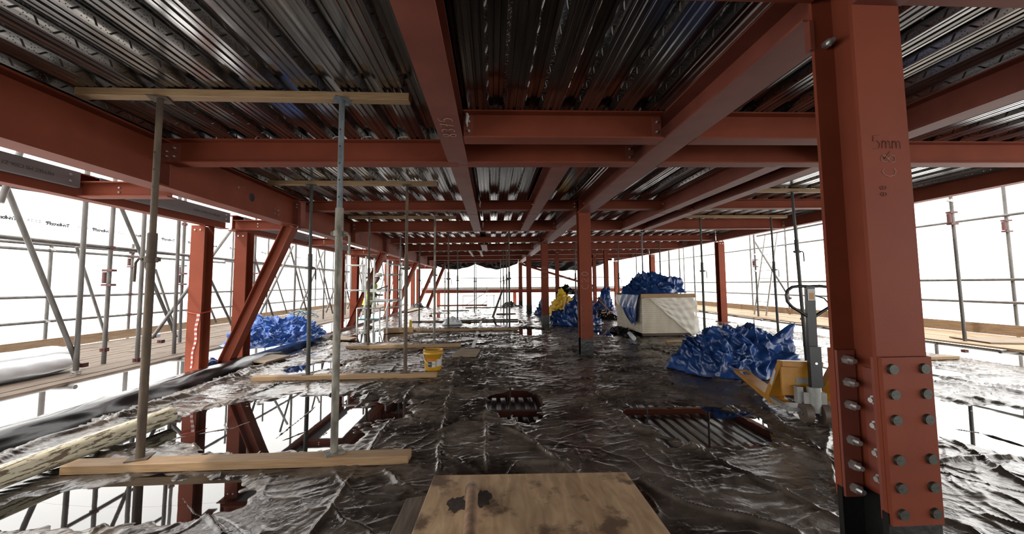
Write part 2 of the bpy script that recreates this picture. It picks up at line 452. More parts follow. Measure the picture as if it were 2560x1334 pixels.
# ---------------------------------------------------------------- floor
PUDDLES = [(-2.45, 4.75, 1.45, 1.05), (-2.65, 3.05, 0.85, 0.36), (0.3, 5.2, 0.42, 0.75), (2.4, 4.3, 0.9, 0.75),
           (-3.7, 12.1, 1.0, 1.4), (1.3, 12.7, 0.6, 1.0), (3.6, 12.2, 0.4, 1.1), (7.6, 10.6, 0.9, 1.8),
           (5.3, 4.0, 1.3, 1.0), (-3.4, 7.7, 0.6, 0.5), (7.0, 6.6, 1.2, 0.8), (0.0, 16.0, 1.6, 1.2), (-2.2, 20.0, 1.4, 1.6)]
FOLDS = [[[-0.06, 3.27], [-0.1, 5.24], [-0.09, 8.88], [-0.02, 16.75]], [[-0.47, 3.3], [-0.64, 6.11], [-0.74, 12.64]], [[-1.15, 2.56], [-1.15, 3.28], [-1.21, 3.64]], [[-2.22, 3.8], [-2.29, 4.85], [-2.33, 5.91]], [[-1.8, 3.68], [-1.77, 4.74], [-1.72, 6.25]], [[-1.14, 3.64], [-1.21, 5.15], [-1.16, 6.27]], [[1.53, 4.63], [1.53, 4.12], [1.85, 3.78], [2.0, 3.2], [2.15, 2.82], [2.26, 2.47]], [[2.63, 5.84], [2.9, 4.83], [2.93, 3.8], [2.95, 3.27]], [[1.16, 3.06], [1.37, 2.71], [1.64, 2.56], [1.89, 2.36]], [[-0.46, 3.67], [-0.11, 3.21]], [[-1.69, 2.59], [-2.11, 2.89], [-2.48, 3.18], [-2.59, 2.97], [-2.52, 2.66]], [[-0.52, 2.99], [-0.73, 3.12], [-0.91, 3.33]], [[2.58, 7.7], [2.75, 5.83], [2.72, 5.29]], [[0.03, 4.35], [0.39, 3.89], [0.68, 3.22]], [[0.23, 4.73], [0.28, 4.1], [0.25, 4.33]], [[-4.33, 7.09], [-4.18, 8.78], [-3.77, 11.17]], [[-3.55, 5.34], [-3.37, 6.33], [-2.97, 6.83]], [[-3.21, 4.14], [-2.68, 3.83], [-2.29, 3.68]], [[-3.33, 5.16], [-2.85, 4.27], [-2.3, 3.64]], [[7.26, 5.95], [7.3, 5.45], [7.24, 4.93]], [[4.82, 3.99], [5.05, 3.81], [5.03, 3.46]], [[4.53, 3.74], [4.27, 3.18], [4.04, 2.8]], [[3.29, 4.5], [3.09, 3.69], [2.83, 3.07]], [[-1.26, 5.33], [-0.65, 5.19], [-0.07, 5.24]], [[-1.27, 4.64], [-0.53, 4.65], [-0.08, 4.68]], [[-0.47, 3.95], [-0.05, 3.94]], [[0.09, 3.19], [0.2, 3.39], [0.66, 3.43]],
         [[-2.9, 3.6], [-2.2, 4.0], [-1.9, 4.5], [-1.95, 5.0]], [[-3.4, 4.2], [-2.9, 4.5], [-2.7, 5.1]], [[2.4, 2.6], [3.0, 3.4], [4.2, 4.6], [5.8, 5.6]], [[2.6, 2.4], [3.6, 3.3], [5.2, 4.3], [7.4, 5.2]]]
_rs = np.random.RandomState(11)
for _i in range(46):                       # more long creases of the sheet further back
    x0 = _rs.uniform(-4.6, 9.0); y0 = _rs.uniform(5.5, 16); a = _rs.choice([_rs.normal(0, 0.3), _rs.normal(1.35, 0.25), _rs.normal(0.7, 0.3)])
    l = _rs.uniform(0.5, 2.2)
    FOLDS.append([[x0, y0], [x0 + l * 0.5 * math.cos(a), y0 + l * 0.5 * math.sin(a) + _rs.normal(0, 0.05)], [x0 + l * math.cos(a + 0.15), y0 + l * math.sin(a + 0.15)]])
for _i in range(14):
    x0 = _rs.uniform(3.2, 9.0); y0 = _rs.uniform(2.4, 6.5); a = _rs.normal(-0.15, 0.3); l = _rs.uniform(0.8, 2.5)
    FOLDS.append([[x0, y0], [x0 + l * 0.5 * math.cos(a), y0 + l * 0.5 * math.sin(a) + _rs.normal(0, 0.05)], [x0 + l * math.cos(a - 0.15), y0 + l * math.sin(a - 0.15)]])
WATER_Z = -0.017

def puddle_mask(x, y):
    m = np.zeros_like(x)
    wob = 0.55 * fbm(x * 1.5, y * 1.5, 91, 4) + 0.12 * noise2(x * 9, y * 9, 95)
    for cx, cy, rx, ry in PUDDLES:
        d = np.sqrt(((x - cx) / rx) ** 2 + ((y - cy) / ry) ** 2) + wob
        t = np.clip((1.1 - d) / 0.35, 0, 1)
        m = np.maximum(m, t * t * (3 - 2 * t))
    return m

def crease(x, y, th, fa, fq, seed, w):
    p = x * math.cos(th) + y * math.sin(th); q = -x * math.sin(th) + y * math.cos(th)
    n = noise2(p * fa, q * fq + 0.9 * noise2(p * 1.1, q * 1.5, seed + 50) + 0.25 * noise2(p * 4, q * 4, seed + 51), seed)
    g = np.clip(0.5 + 1.6 * noise2(p * 0.9 + 5, q * 1.6, seed + 52), 0, 1)      # creases fade in and out
    return g * (np.exp(-(n / w) ** 2) + 0.35 * np.exp(-(n / (3 * w)) ** 2))

def floor_h(x, y):
    und = 0.005 * fbm(x * 0.8, y * 0.8, 3, 2)
    mk = np.clip(0.55 + 1.1 * fbm(x * 0.55, y * 0.55, 17, 2), 0.1, 1)
    mk2 = np.clip(0.5 + 1.2 * fbm(x * 0.5 + 9, y * 0.5, 23, 2), 0.1, 1)
    near = np.clip((y - 2.4) / 2.2, 0.35, 1.0)
    c = 0.021 * mk * near * crease(x, y, 0.10, 0.8, 4.2, 31, 0.07)
    c += 0.017 * mk2 * crease(x, y, 0.75, 0.8, 3.2, 37, 0.06)
    c += 0.014 * mk * near * crease(x, y, -0.22, 1.2, 7.0, 41, 0.10)
    c += 0.012 * near * crease(x, y, 0.30, 1.6, 9.0, 45, 0.12)
    c += 0.014 * (1 - mk2) * crease(x, y, -0.8, 0.7, 2.8, 43, 0.055)
    c += 0.010 * mk2 * crease(x, y, 1.45, 0.9, 4.5, 49, 0.06)
    c += 0.005 * near * fbm(x * 7.0, y * 13.0, 47, 3)
    f = np.zeros_like(x)
    wx = x + 0.03 * noise2(x * 2.3, y * 2.3, 61) + 0.008 * noise2(x * 9, y * 9, 62)
    wy = y + 0.03 * noise2(x * 2.3 + 40, y * 2.3, 63) + 0.008 * noise2(x * 9, y * 9 + 40, 64)
    hv = np.clip(0.75 + 0.8 * noise2(x * 2.1, y * 2.1, 66), 0.25, 1.3)
    for k, pl in enumerate(FOLDS):
        for (ax, ay), (bx, by) in zip(pl[:-1], pl[1:]):
            sel = (x > min(ax, bx) - 0.2) & (x < max(ax, bx) + 0.2) & (y > min(ay, by) - 0.2) & (y < max(ay, by) + 0.2)
            if not sel.any(): continue
            px = wx[sel]; py = wy[sel]; dx = bx - ax; dy = by - ay; L2 = dx * dx + dy * dy + 1e-9
            t = np.clip(((px - ax) * dx + (py - ay) * dy) / L2, 0, 1)
            d = np.hypot(px - ax - t * dx, py - ay - t * dy)
            f[sel] = np.maximum(f[sel], 0.026 * np.exp(-(d / 0.015) ** 2) + 0.008 * np.exp(-(d / 0.05) ** 2))
    # short gathers branching off the two long seams
    for sx in (-0.62, -0.09, 2.0):
        g = crease(x, y, 0.05, 0.5, 7.0, 81 + int(sx * 10), 0.11)
        c += 0.020 * g * np.exp(-((x - sx) / 0.28) ** 2) * np.clip((12 - y) / 4, 0, 1)
    m = puddle_mask(x, y)
    ex = x + 0.05 * noise2(y * 0.9, y * 0 + 3, 71) + 0.02 * noise2(y * 3, x * 3, 73)
    t = np.clip((-4.72 - ex) / 0.20, 0, 1); up = t * t * (3 - 2 * t)
    edge = 0.02 * up + 0.05 * np.exp(-((ex + 4.45 + 0.16 * noise2(y * 1.3, y * 0 + 8, 72)) / 0.06) ** 2) + 0.02 * np.exp(-((ex + 4.98) / 0.03) ** 2)
    return und + (c - 0.006) * (1 - 0.72 * m) * (1 - 0.6 * up) + f * hv * (1 - 0.3 * m) + edge * np.clip((14 - y) / 4, 0.3, 1) - 0.036 * m

def make_floor():
    V = []; F = []; o = 0
    for x0, x1, y0, y1, s in ((-5.1, 5.02, 1.6, 5.62, 0.0125), (5.0, 9.5, 1.6, 5.62, 0.028), (-5.1, 9.5, 5.6, 9.53, 0.022), (-5.1, 9.5, 9.5, 14.03, 0.034), (-5.1, 9.5, 14.0, 28.4, 0.07), (-5.1, 9.5, -7.6, 1.62, 0.15)):
        xs = np.linspace(x0, x1, int((x1 - x0) / s) + 2); ys = np.linspace(y0, y1, int((y1 - y0) / s) + 2)
        X, Y = np.meshgrid(xs, ys)
        Z = floor_h(X, Y)
        r, c = X.shape
        V.append(np.stack([X, Y, Z], -1).reshape(-1, 3))
        idx = np.arange(r * c).reshape(r, c) + o
        F.append(np.stack([idx[:-1, :-1], idx[:-1, 1:], idx[1:, 1:], idx[1:, :-1]], -1).reshape(-1, 4))
        o += r * c
    ob = raw_mesh('floor', np.concatenate(V), np.concatenate(F), M['floor'], True, np.zeros(3))
    struct(ob)
    b = MB(); b.box(-5.08, 9.47, -7.5, 28.4, -0.5, -0.075)
    struct(b.build('trim_1', M['concslab']))
    b = MB(); b.box(-5.13, -5.105, -7.5, 28.4, -0.40, 0.10); b.box(-5.22, -5.13, -7.5, 28.4, -0.05, -0.03)
    struct(b.build('trim_2', M['redd']))
    b = MB(); b.box(-5.5, 1.5, -7.9, -7.62, -0.5, 3.6)  # added unseen wall, blocks part of the light from behind the camera
    struct(b.build('wall_back_blocker', M['blocker']))
make_floor()
_t, _v = np.meshgrid(np.linspace(-3, 12, 260), np.linspace(0, 1, 16), indexing='ij')
_w = 0.07 * noise2(_t * 0.7, _v * 0 + 3, 74) + 0.02 * noise2(_t * 2.2, _v * 2, 75)
_X = -4.66 + _w - 0.40 * _v + 0.012 * tri(_t * 1.3 + _v)
_Z = -0.01 + 0.155 * np.sin(np.clip(_v * 1.35, 0, 1) * math.pi / 2) - 0.05 * np.clip(_v - 0.75, 0, 1) + 0.012 * noise2(_t * 1.6, _v * 3, 76) + 0.010 * folds(np.stack([_t, _v * 0.4, _v * 0], -1), 5, 0.15, 0.8, 6.0)
tag(grid_mesh('sheeting_upstand', _X, _t, _Z, M['flap'], origin=(-4.9, 4, 0)), 'black polythene upstand folded along the left slab edge', 'sheeting')
for k, (cx, cy, rx, ry) in enumerate(PUDDLES):
    n = 40
    b = MB()
    wz = WATER_Z - 0.0004 * k
    vs = [(cx, cy, wz)] + [(min(max(cx + 1.7 * rx * math.cos(t), -4.4), 9.4), cy + 1.7 * ry * math.sin(t), wz) for t in [2 * math.pi * i / n for i in range(n)]]
    b.add(vs, [(0, 1 + i, 1 + (i + 1) % n) for i in range(n)], True)
    lab = ['wide puddle on black sheeting left, below the two nearest props', 'shallow puddle in the near left corner in front of the nearest floor timber', 'long puddle in the middle of the floor mirroring dark decking',
           'large mirror puddle in front of the yellow pallet truck',
           'far puddle on the left below the podium platform', 'far puddle left of the second red column', 'far puddle between the second column and the wrapped stack',
           'bright puddle on the right behind the near tarpaulin heap', 'bright puddle right of the nearest red column', 'puddle behind the second floor timber on the left',
           'bright puddle by the right floor edge', 'distant wet patch on the centre of the floor', 'most distant wet patch on the left of the floor'][k]
    tag(b.build('puddle', M['water'], origin=(cx, cy, wz)), lab, 'puddle', 'rain puddles on the black sheeting')

# ---------------------------------------------------------------- roof decking
def zc(x): return 0.008 * x               # the roof falls slightly to the left
ZD = 3.40
def make_deck():
    pitch = 0.39; x = 0.505 - pitch * 14
    webs = []
    prof = []                              # x, z, v
    while x < 9.3:
        H_ = 0.070
        prof += [(x, H_, 0.0), (x + 0.029, 0.0, 1.0), (x + 0.052, 0.0, -1), (x + 0.058, 0.007, -1), (x + 0.066, 0.007, -1), (x + 0.072, 0, -1), (x + 0.108, 0, -1), (x + 0.118, 0.012, -1), (x + 0.130, 0.012, -1), (x + 0.140, 0, -1),
                 (x + 0.178, 0, -1), (x + 0.184, 0.007, -1), (x + 0.192, 0.007, -1), (x + 0.198, 0, -1), (x + 0.221, 0, -1), (x + 0.250, H_, 0.0),
                 (x + 0.290, H_, -1), (x + 0.298, H_ + 0.010, -1), (x + 0.342, H_ + 0.010, -1), (x + 0.350, H_, -1), (x + pitch, H_, -1)]
        webs += [(x, 0.070, x + 0.029, 0.0), (x + 0.250, 0.070, x + 0.221, 0.0)]
        x += pitch
    me = bpy.data.meshes.new('ceiling')
    ys = [-7.6, 1.96, 4.85, 8.36, 11.0, 14.78, 17.25, 21.3, 23.7, 28.2]
    v = []; f = []; uv = []
    n = len(prof)
    for i, yy in enumerate(ys):
        for (px, pz, pv) in prof: v.append((px, yy, ZD + pz + zc(px)))
    for i in range(len(ys) - 1):
        for k in range(n - 1):
            if prof[k][0] == prof[k + 1][0] and prof[k][1] == prof[k + 1][1]: continue
            f.append((i * n + k, i * n + k + 1, (i + 1) * n + k + 1, (i + 1) * n + k))
    # pressed bars and dimples on the webs
    for (xa, za, xb, zb) in webs:
        wx_ = (xa + xb) / 2; right = xb > xa                      # a web falling to the right faces left
        if (right and wx_ < -0.5) or (not right and wx_ > 1.0) or wx_ > 9.0 or wx_ < -4.1: continue
        a = Vector((xa, 0, za)); d = Vector((xb - xa, 0, zb - za)); nrm = Vector((-d.z, 0, d.x)); nrm.normalize()
        if nrm.z > 0: nrm = -nrm
        k = 0; yy = 1.0
        while yy < 9.0:
            s_ = 1 if k % 2 else -1
            def pp(t, dy, h): 
                q = a + d * t + nrm * h
                return (q.x, yy + dy, q.z + ZD + zc(q.x))
            o = len(v)
            tl = ((0.80, s_ * 0.020), (0.20, -s_ * 0.020))
            v += [pp(0.80, s_ * 0.020 - 0.010, 0), pp(0.80, s_ * 0.020 + 0.010, 0), pp(0.20, -s_ * 0.020 + 0.010, 0), pp(0.20, -s_ * 0.020 - 0.010, 0), pp(0.70, s_ * 0.0135, 0.006), pp(0.30, -s_ * 0.0135, 0.006)]
            f += [(o, o + 1, o + 4), (o + 1, o + 2, o + 5, o + 4), (o + 2, o + 3, o + 5), (o + 3, o, o + 4, o + 5)]
            if yy < 5.0:
                for j_, (t, dy) in enumerate(((0.22, 0.045), (0.5, 0.055), (0.78, 0.047), (0.35, 0.073), (0.66, 0.078), (0.2, 0.092), (0.8, 0.095))):
                    o = len(v); r_ = 0.0052; rt = r_ / d.length
                    v += [pp(t - rt, dy, 0), pp(t, dy + r_, 0), pp(t + rt, dy, 0), pp(t, dy - r_, 0), pp(t, dy, 0.004)]
                    f += [(o, o + 1, o + 4), (o + 1, o + 2, o + 4), (o + 2, o + 3, o + 4), (o + 3, o, o + 4)]
            yy += 0.13; k += 1
    me.from_pydata(v, [], f)
    me.materials.append(M['deck'])
    ob = bpy.data.objects.new('ceiling', me); COL.objects.link(ob); struct(ob)
    b = MB()                               # concrete-side closure above the decking so daylight does not leak through
    b.add([(-5.0, -7.6, 3.50 + zc(-5)), (9.3, -7.6, 3.50 + zc(9.3)), (9.3, 28.2, 3.50 + zc(9.3)), (-5.0, 28.2, 3.50 + zc(-5)),
           (-5.0, -7.6, 3.62), (9.3, -7.6, 3.62 + 0.07), (9.3, 28.2, 3.69), (-5.0, 28.2, 3.62)], [(3, 2, 1, 0), (4, 5, 6, 7), (0, 1, 5, 4), (1, 2, 6, 5), (2, 3, 7, 6), (3, 0, 4, 7)])
    struct(b.build('trim_3', M['concslab']))
make_deck()

# ---------------------------------------------------------------- steelwork
def ibeam_mb(p, q, depth, width, tf=0.016, tw=0.012, b=None):
    """I section whose TOP centre line runs p -> q"""
    b = b or MB()
    p = Vector(p); q = Vector(q); d = (q - p); L = d.length; d = d.normalized()
    up = Vector((0, 0, 1)); up = (up - d * up.dot(d)).normalized(); sd = d.cross(up).normalized()
    c = (p + q) / 2
    b.obox(c - up * (tf / 2), d, sd, up, L / 2, width / 2, tf / 2)
    b.obox(c - up * (depth - tf / 2), d, sd, up, L / 2, width / 2, tf / 2)
    b.obox(c - up * (depth / 2), d, sd, up, L / 2, tw / 2, depth / 2 - tf)
    return b

def bolt_part(root, p, d, r=0.014, l=0.03, m=None, name='bolt', n=6):
    p = Vector(p); d = Vector(d).normalized()
    b = MB(); b.tube(p, p + d * l * 0.6, r, n=n); b.tube(p + d * l * 0.6, p + d * l, r * 0.55, n=8)
    b.sm = [False] * len(b.sm)
    return b.build(name, m or M['bolt'], root)

def cross_beam(x0, x1, y, depth, width, label, ends=(True, True), z=None, bolts=True, group='cross beams under the roof decking'):
    z0 = (ZD if z is None else z)
    p = (x0, y, z0 + zc(x0)); q = (x1, y, z0 + zc(x1))
    root = ibeam_mb(p, q, depth, width).build('steel_beam', M['red'], origin=p)
    tag(root, label, 'beam', group)
    for e, (px, sg) in enumerate(((x0, 1), (x1, -1))):
        if not ends[e]: continue
        zz = z0 + zc(px)
        b = MB(); b.box(min(px, px + sg * 0.10), max(px, px + sg * 0.10), y - 0.018, y - 0.006, zz - depth * 0.86, zz - depth * 0.14)
        b.build('end_plate', M['redd'], root)
        if bolts:
            for k in (0.32, 0.68):
                bolt_part(root, (px + sg * 0.055, y - 0.018, zz - depth * k), (0, -1, 0), 0.016, 0.04)
    return root

FY = [1.96, 8.36, 14.78, 21.3, 27.7]
SY = [4.85, 11.0, 17.25, 23.7]
ordn = ['nearest', 'second', 'third', 'fourth', 'fifth']
for i, y in enumerate(FY):
    cross_beam(-3.98, 1.90, y, 0.21, 0.20, ['red steel beam crossing just overhead at the top edge, left of the nearest column', 'red steel beam running left from the head of the second column', 'red steel beam running left from the head of the third column', 'red steel beam running left from the head of the fourth column', 'red steel beam running left from the farthest column of the row'][i], bolts=(i < 3))
    cross_beam(2.19, 8.86, y, 0.21, 0.20, ['red steel beam crossing just overhead at the top edge, right of the nearest column', 'red steel beam running right from the head of the second column', 'red steel beam running right from the head of the third column', 'red steel beam running right from the head of the fourth column', 'red steel beam running right from the farthest column of the row'][i], bolts=(i < 3))
for i, y in enumerate(SY):
    w = ['between the nearest and second columns', 'between the second and third columns', 'between the third and fourth columns', 'between the fourth and farthest columns'][i]
    cross_beam(-3.98, 1.87, y, 0.30, 0.20, 'red steel mid-bay beam spanning the left side ' + w, bolts=(i < 3))
    cross_beam(2.22, 8.86, y, 0.30, 0.20, 'red steel mid-bay beam spanning the right side ' + w, bolts=(i < 3))
cross_beam(-0.30, 1.87, 4.02, 0.30, 0.20, 'short red steel trimmer beam with bright bolts between the 8375 beam and the column row beam')
cross_beam(2.22, 4.46, 4.02, 0.30, 0.20, 'short red steel trimmer beam just right of the column row beam, near the closest column')

def long_beam(x, y0, y1, width, label, depth=0.30, z=ZD, group='beams running away from the camera'):
    p = (x, y0, z + zc(x)); q = (x, y1, z + zc(x))
    root = ibeam_mb(p, q, depth, width).build('steel_beam', M['redd'], origin=p)
    tag(root, label, 'beam', group)
    zz = z + zc(x)
    for yy, sg in ((y0, 1), (y1, -1)):
        b = MB(); b.box(x - 0.018, x - 0.006, min(yy, yy + sg * 0.1), max(yy, yy + sg * 0.1), zz - depth * 0.86, zz - depth * 0.14)
        b.build('end_plate', M['redd'], root)
        if y0 < 9:
            for k in (0.32, 0.68):
                bolt_part(root, (x - 0.018, yy + sg * 0.055, zz - depth * k), (-1, 0, 0), 0.014, 0.035)
    return root
for i in range(4):
    long_beam(2.045, FY[i] + 0.14, FY[i + 1] - 0.14, 0.33, ['broad red steel beam sloping in view from the nearest to the second column', 'broad red steel beam joining the second and third columns', 'broad red steel beam joining the third and fourth columns', 'broad red steel beam joining the fourth and farthest columns'][i])
B8375 = long_beam(-0.43, FY[0] + 0.02, SY[0] - 0.02, 0.245, 'red steel beam overhead with 8375 chalked on its underside')
long_beam(-0.43, SY[0] + 0.02, FY[1] - 0.02, 0.225, 'brownish red steel beam in line behind the chalked 8375 beam')
long_beam(-0.43, FY[1] + 0.02, SY[1] - 0.02, 0.225, 'second brownish red steel beam in line behind the chalked 8375 beam')
long_beam(-0.33, FY[2] + 0.02, SY[2] - 0.02, 0.24, 'short pale red beam far overhead, farthest in line with the chalked 8375 beam')
long_beam(0.93, SY[0] + 0.02, FY[1] - 0.02, 0.225, 'red steel beam overhead midway between the 8375 line and the column row, nearer piece')
long_beam(0.93, FY[1] + 0.02, SY[1] - 0.02, 0.225, 'red steel beam overhead midway between the 8375 line and the column row, farther piece')
long_beam(4.55, FY[0] + 0.02, SY[0] - 0.02, 0.23, 'red steel beam right of the nearest column rising to the right edge')
for x, w in ((3.88, 'left'), (4.55, 'right')):
    long_beam(x, SY[0] + 0.02, FY[1] - 0.02, 0.23, w + ' one of the nearer pair of red beams side by side above the near tarpaulin')
    long_beam(x, FY[1] + 0.02, SY[1] - 0.02, 0.23, w + ' one of the farther pair of red beams side by side above the wrapped stack')
for x in (-1.05, -0.55):
    long_beam(x, SY[2] + 0.02, FY[3] - 0.4, 0.11, ('left' if x < -0.8 else 'right') + ' one of two narrow pale trimmers far overhead framing an opening')

# left edge beam: deep plate girder, with stiffeners, holes and bolts
EX = -4.10
segs = [(-6.0, 1.9), (2.0, 8.0), (8.2, 14.55), (14.75, 20.95), (21.15, 27.7)]
glab = ['deep red edge girder on the far left running out of frame', 'deep red edge girder on the left with a round hole, nearest bay', 'deep red edge girder on the left, second bay, beyond the first raking strut', 'deep red edge girder on the left, third bay with an oval hole', 'deep red edge girder on the left, farthest bay']
for i, (y0, y1) in enumerate(segs):
    zt = ZD - 0.012 + zc(EX)
    root = ibeam_mb((EX, y0, zt), (EX, y1, zt), 0.585, 0.27, 0.02, 0.014).build('edge_girder', M['red'], origin=(EX, y0, zt))
    tag(root, glab[i], 'beam', 'deep edge girders on the left')
    for yy in ((y0 + y1) / 2 - 0.17, y1 - 0.04, y0 + 0.04):
        b = MB(); b.box(EX + 0.008, EX + 0.125, yy - 0.006, yy + 0.006, zt - 0.565, zt - 0.02); b.build('stiffener', M['redd'], root)
    for yy in ((y0 + y1) / 2 - 0.17, y1 - 0.04):
        for zz in (0.13, 0.19):
            bolt_part(root, (EX + 0.09, yy - 0.006, zt - zz), (0, -1, 0), 0.014, 0.035)
    for dy in (0.72, 0.60):
        for zz in (0.36, 0.44):
            bolt_part(root, (EX + 0.007, y1 - dy, zt - zz), (1, 0, 0), 0.014, 0.03)
    if i in (1, 2, 3):
        yy = [0, 6.62, 12.0, 16.6][i]
        n = 28
        ring = MB(); ring.path([(EX + 0.009, yy + 0.075 * math.cos(t), zt - 0.29 + 0.075 * math.sin(t)) for t in [2 * math.pi * k / n for k in range(n + 1)]], 0.004, 6)
        ring.build('hole_rim', M['redd'], root)
        h = MB(); h.tube((EX + 0.0072, yy, zt - 0.29), (EX + 0.0095, yy, zt - 0.29), 0.074, n=28)
        h.build('web_hole', M['black'], root)
        pin = MB(); pin.path([(EX + 0.007, yy - 0.35, zt - 0.20), (EX + 0.06, yy - 0.35, zt - 0.20), (EX + 0.10, yy - 0.34, zt - 0.19)], 0.007)
        pin.tube((EX + 0.007, yy - 0.35, zt - 0.20), (EX + 0.014, yy - 0.35, zt - 0.20), 0.018)
        pin.build('anchor_pin', M['bolt'], root)

# outer left line: red channel carrying galvanised channels, tied back to the girder
OX = -5.45
for i, (y0, y1) in enumerate([(1.5, 8.0), (8.2, 14.55), (14.75, 20.95), (21.15, 27.7)]):
    root = ibeam_mb((OX, y0, 3.05), (OX, y1, 3.05), 0.33, 0.17).build('outer_beam', M['red'], origin=(OX, y0, 3.05))
    tag(root, 'slim red outer beam above the left columns, ' + ['nearest bay', 'second bay', 'third bay', 'farthest bay'][i], 'beam', 'outer beams on the left')
    ym = (5.2, 11.3, 17.8, 24.2)[i]
    for k, (a, c) in enumerate(((y0 + 0.1, ym - 0.12), (ym + 0.12, y1 - 0.12))):
        gx = OX + 0.17
        b = MB()
        b.box(gx - 0.002, gx + 0.002, a, c, 2.83, 3.03); b.box(gx - 0.06, gx, a, c, 3.026, 3.03); b.box(gx - 0.06, gx, a, c, 2.83, 2.834)
        r2 = b.build('galvanised_channel', M['cgalv'], origin=(gx, a, 2.83))
        tag(r2, 'grey galvanised channel inside the outer left beam, ' + ['nearest bay', 'second bay', 'third bay', 'farthest bay'][i] + (', nearer half' if k == 0 else ', farther half'), 'channel', 'galvanised channels on the left')
        for yy in (a + 0.12, c - 0.12):
            for zz in (2.89, 2.97): bolt_part(r2, (gx + 0.002, yy, zz), (1, 0, 0), 0.015, 0.02)
        if i == 0:
            cu = bpy.data.curves.new('t', 'FONT'); cu.body = 'METSEC MS C206-Z7 00005'; cu.size = 0.055; cu.align_x = 'CENTER'
            to = bpy.data.objects.new('t', cu); COL.objects.link(to); bpy.context.view_layer.update()
            me = bpy.data.meshes.new_from_object(to); bpy.data.objects.remove(to)
            me.materials.clear(); me.materials.append(M['ink'])
            tx = bpy.data.objects.new('printed_text', me); COL.objects.link(tx); tx.parent = r2
            tx.matrix_local = Matrix.Translation((0.0035, (c - a) - 0.62, 0.11)) @ Matrix(((0, 0, 1, 0), (-1, 0, 0, 0), (0, -1, 0, 0), (0, 0, 0, 1)))
    for yy, w in ((ym, 'mid bay'), (y1 + 0.17, 'at the strut')):
        root = ibeam_mb((OX + 0.09, yy, 2.93), (EX - 0.14, yy, 2.93), 0.20, 0.16).build('tie_beam', M['red'], origin=(OX, yy, 2.93))
        tag(root, 'short red tie beam from outer line to edge girder, ' + ['nearest bay', 'second bay', 'third bay', 'farthest bay'][i] + ', ' + w, 'beam', 'tie beams on the left')
        for k in (0.07, 0.13): bolt_part(root, (OX + 0.55, yy - 0.006, 2.93 - k), (0, -1, 0), 0.014, 0.02)

# right edge beam
RX = 9.0
for i in range(5):
    y0, y1 = ([-6.0] + FY)[i], FY[i]
    if i: y0 += 0.02
    z = ZD + 0.10 + zc(RX)
    root = ibeam_mb((RX, y0, z), (RX, y1 - 0.02, z), 0.36, 0.20).build('edge_beam', M['red'], origin=(RX, y0, z))
    tag(root, 'dark red edge beam along the right side, ' + ['bay beside the camera', 'bay between nearest and second column lines', 'bay between second and third column lines', 'bay between third and fourth column lines', 'farthest bay'][i], 'beam', 'edge beams on the right')

# ---------------------------------------------------------------- columns
def hcol_mb(x, y, z0, z1, bw=0.262, dp=0.262, tf=0.02, tw=0.014, b=None):
    b = b or MB()
    b.box(x - bw / 2, x + bw / 2, y - dp / 2, y - dp / 2 + tf, z0, z1)
    b.box(x - bw / 2, x + bw / 2, y + dp / 2 - tf, y + dp / 2, z0, z1)
    b.box(x - tw / 2, x + tw / 2, y - dp / 2 + tf, y + dp / 2 - tf, z0, z1)
    return b

GL = {'8': [[(0.5, 0.5), (0.2, 0.65), (0.25, 0.95), (0.5, 1), (0.75, 0.95), (0.8, 0.7), (0.5, 0.5), (0.15, 0.3), (0.2, 0.05), (0.5, 0), (0.8, 0.05), (0.85, 0.3), (0.5, 0.5)]],
      '3': [[(0.15, 0.95), (0.5, 1.0), (0.8, 0.85), (0.75, 0.6), (0.45, 0.5), (0.8, 0.4), (0.85, 0.15), (0.5, 0), (0.15, 0.08)]],
      '7': [[(0.1, 0.95), (0.85, 1.0), (0.4, 0)], [(0.3, 0.5), (0.75, 0.52)]],
      '5': [[(0.85, 1.0), (0.25, 0.95), (0.2, 0.55), (0.6, 0.6), (0.85, 0.35), (0.7, 0.05), (0.15, 0.0)]],
      'C': [[(0.85, 0.85), (0.6, 1.0), (0.25, 0.85), (0.1, 0.5), (0.25, 0.12), (0.6, 0), (0.9, 0.15)]],
      '2': [[(0.15, 0.8), (0.4, 1.0), (0.8, 0.85), (0.75, 0.6), (0.1, 0.02), (0.9, 0.0)]],
      '0': [[(0.5, 1), (0.2, 0.8), (0.15, 0.3), (0.5, 0), (0.82, 0.3), (0.8, 0.8), (0.5, 1)]],
      'm': [[(0.05, 0.05), (0.1, 0.6), (0.12, 0.45), (0.3, 0.6), (0.42, 0.5), (0.45, 0.05), (0.48, 0.45), (0.65, 0.6), (0.8, 0.5), (0.85, 0.05)]],
      'e': [[(0.2, 0.5), (0.85, 0.55), (0.8, 0.9), (0.5, 1.0), (0.15, 0.75), (0.15, 0.25), (0.5, 0.0), (0.85, 0.2)]],
      'v': [[(0.0, 0.5), (0.3, 0.05), (1.2, 0.9)]]}
def scribble(root, text, p, ax, ay, h, m, name='chalk_mark', r=0.0028, sp=0.95):
    p = Vector(p); ax = Vector(ax); ay = Vector(ay)
    b = MB()
    for k, ch in enumerate(text):
        for st in GL.get(ch, []):
            pts = [p + ax * ((k * sp + x * 0.75) * h) + ay * (y * h) for x, y in st]
            b.path(pts, r, 5)
    return b.build(name, m, root)

scribble(B8375, '8375', (-0.37, 3.92, 3.10 + zc(-0.4) - 0.001), (0, -1, 0), (-1, 0, 0), 0.13, M['chalk'], r=0.003)

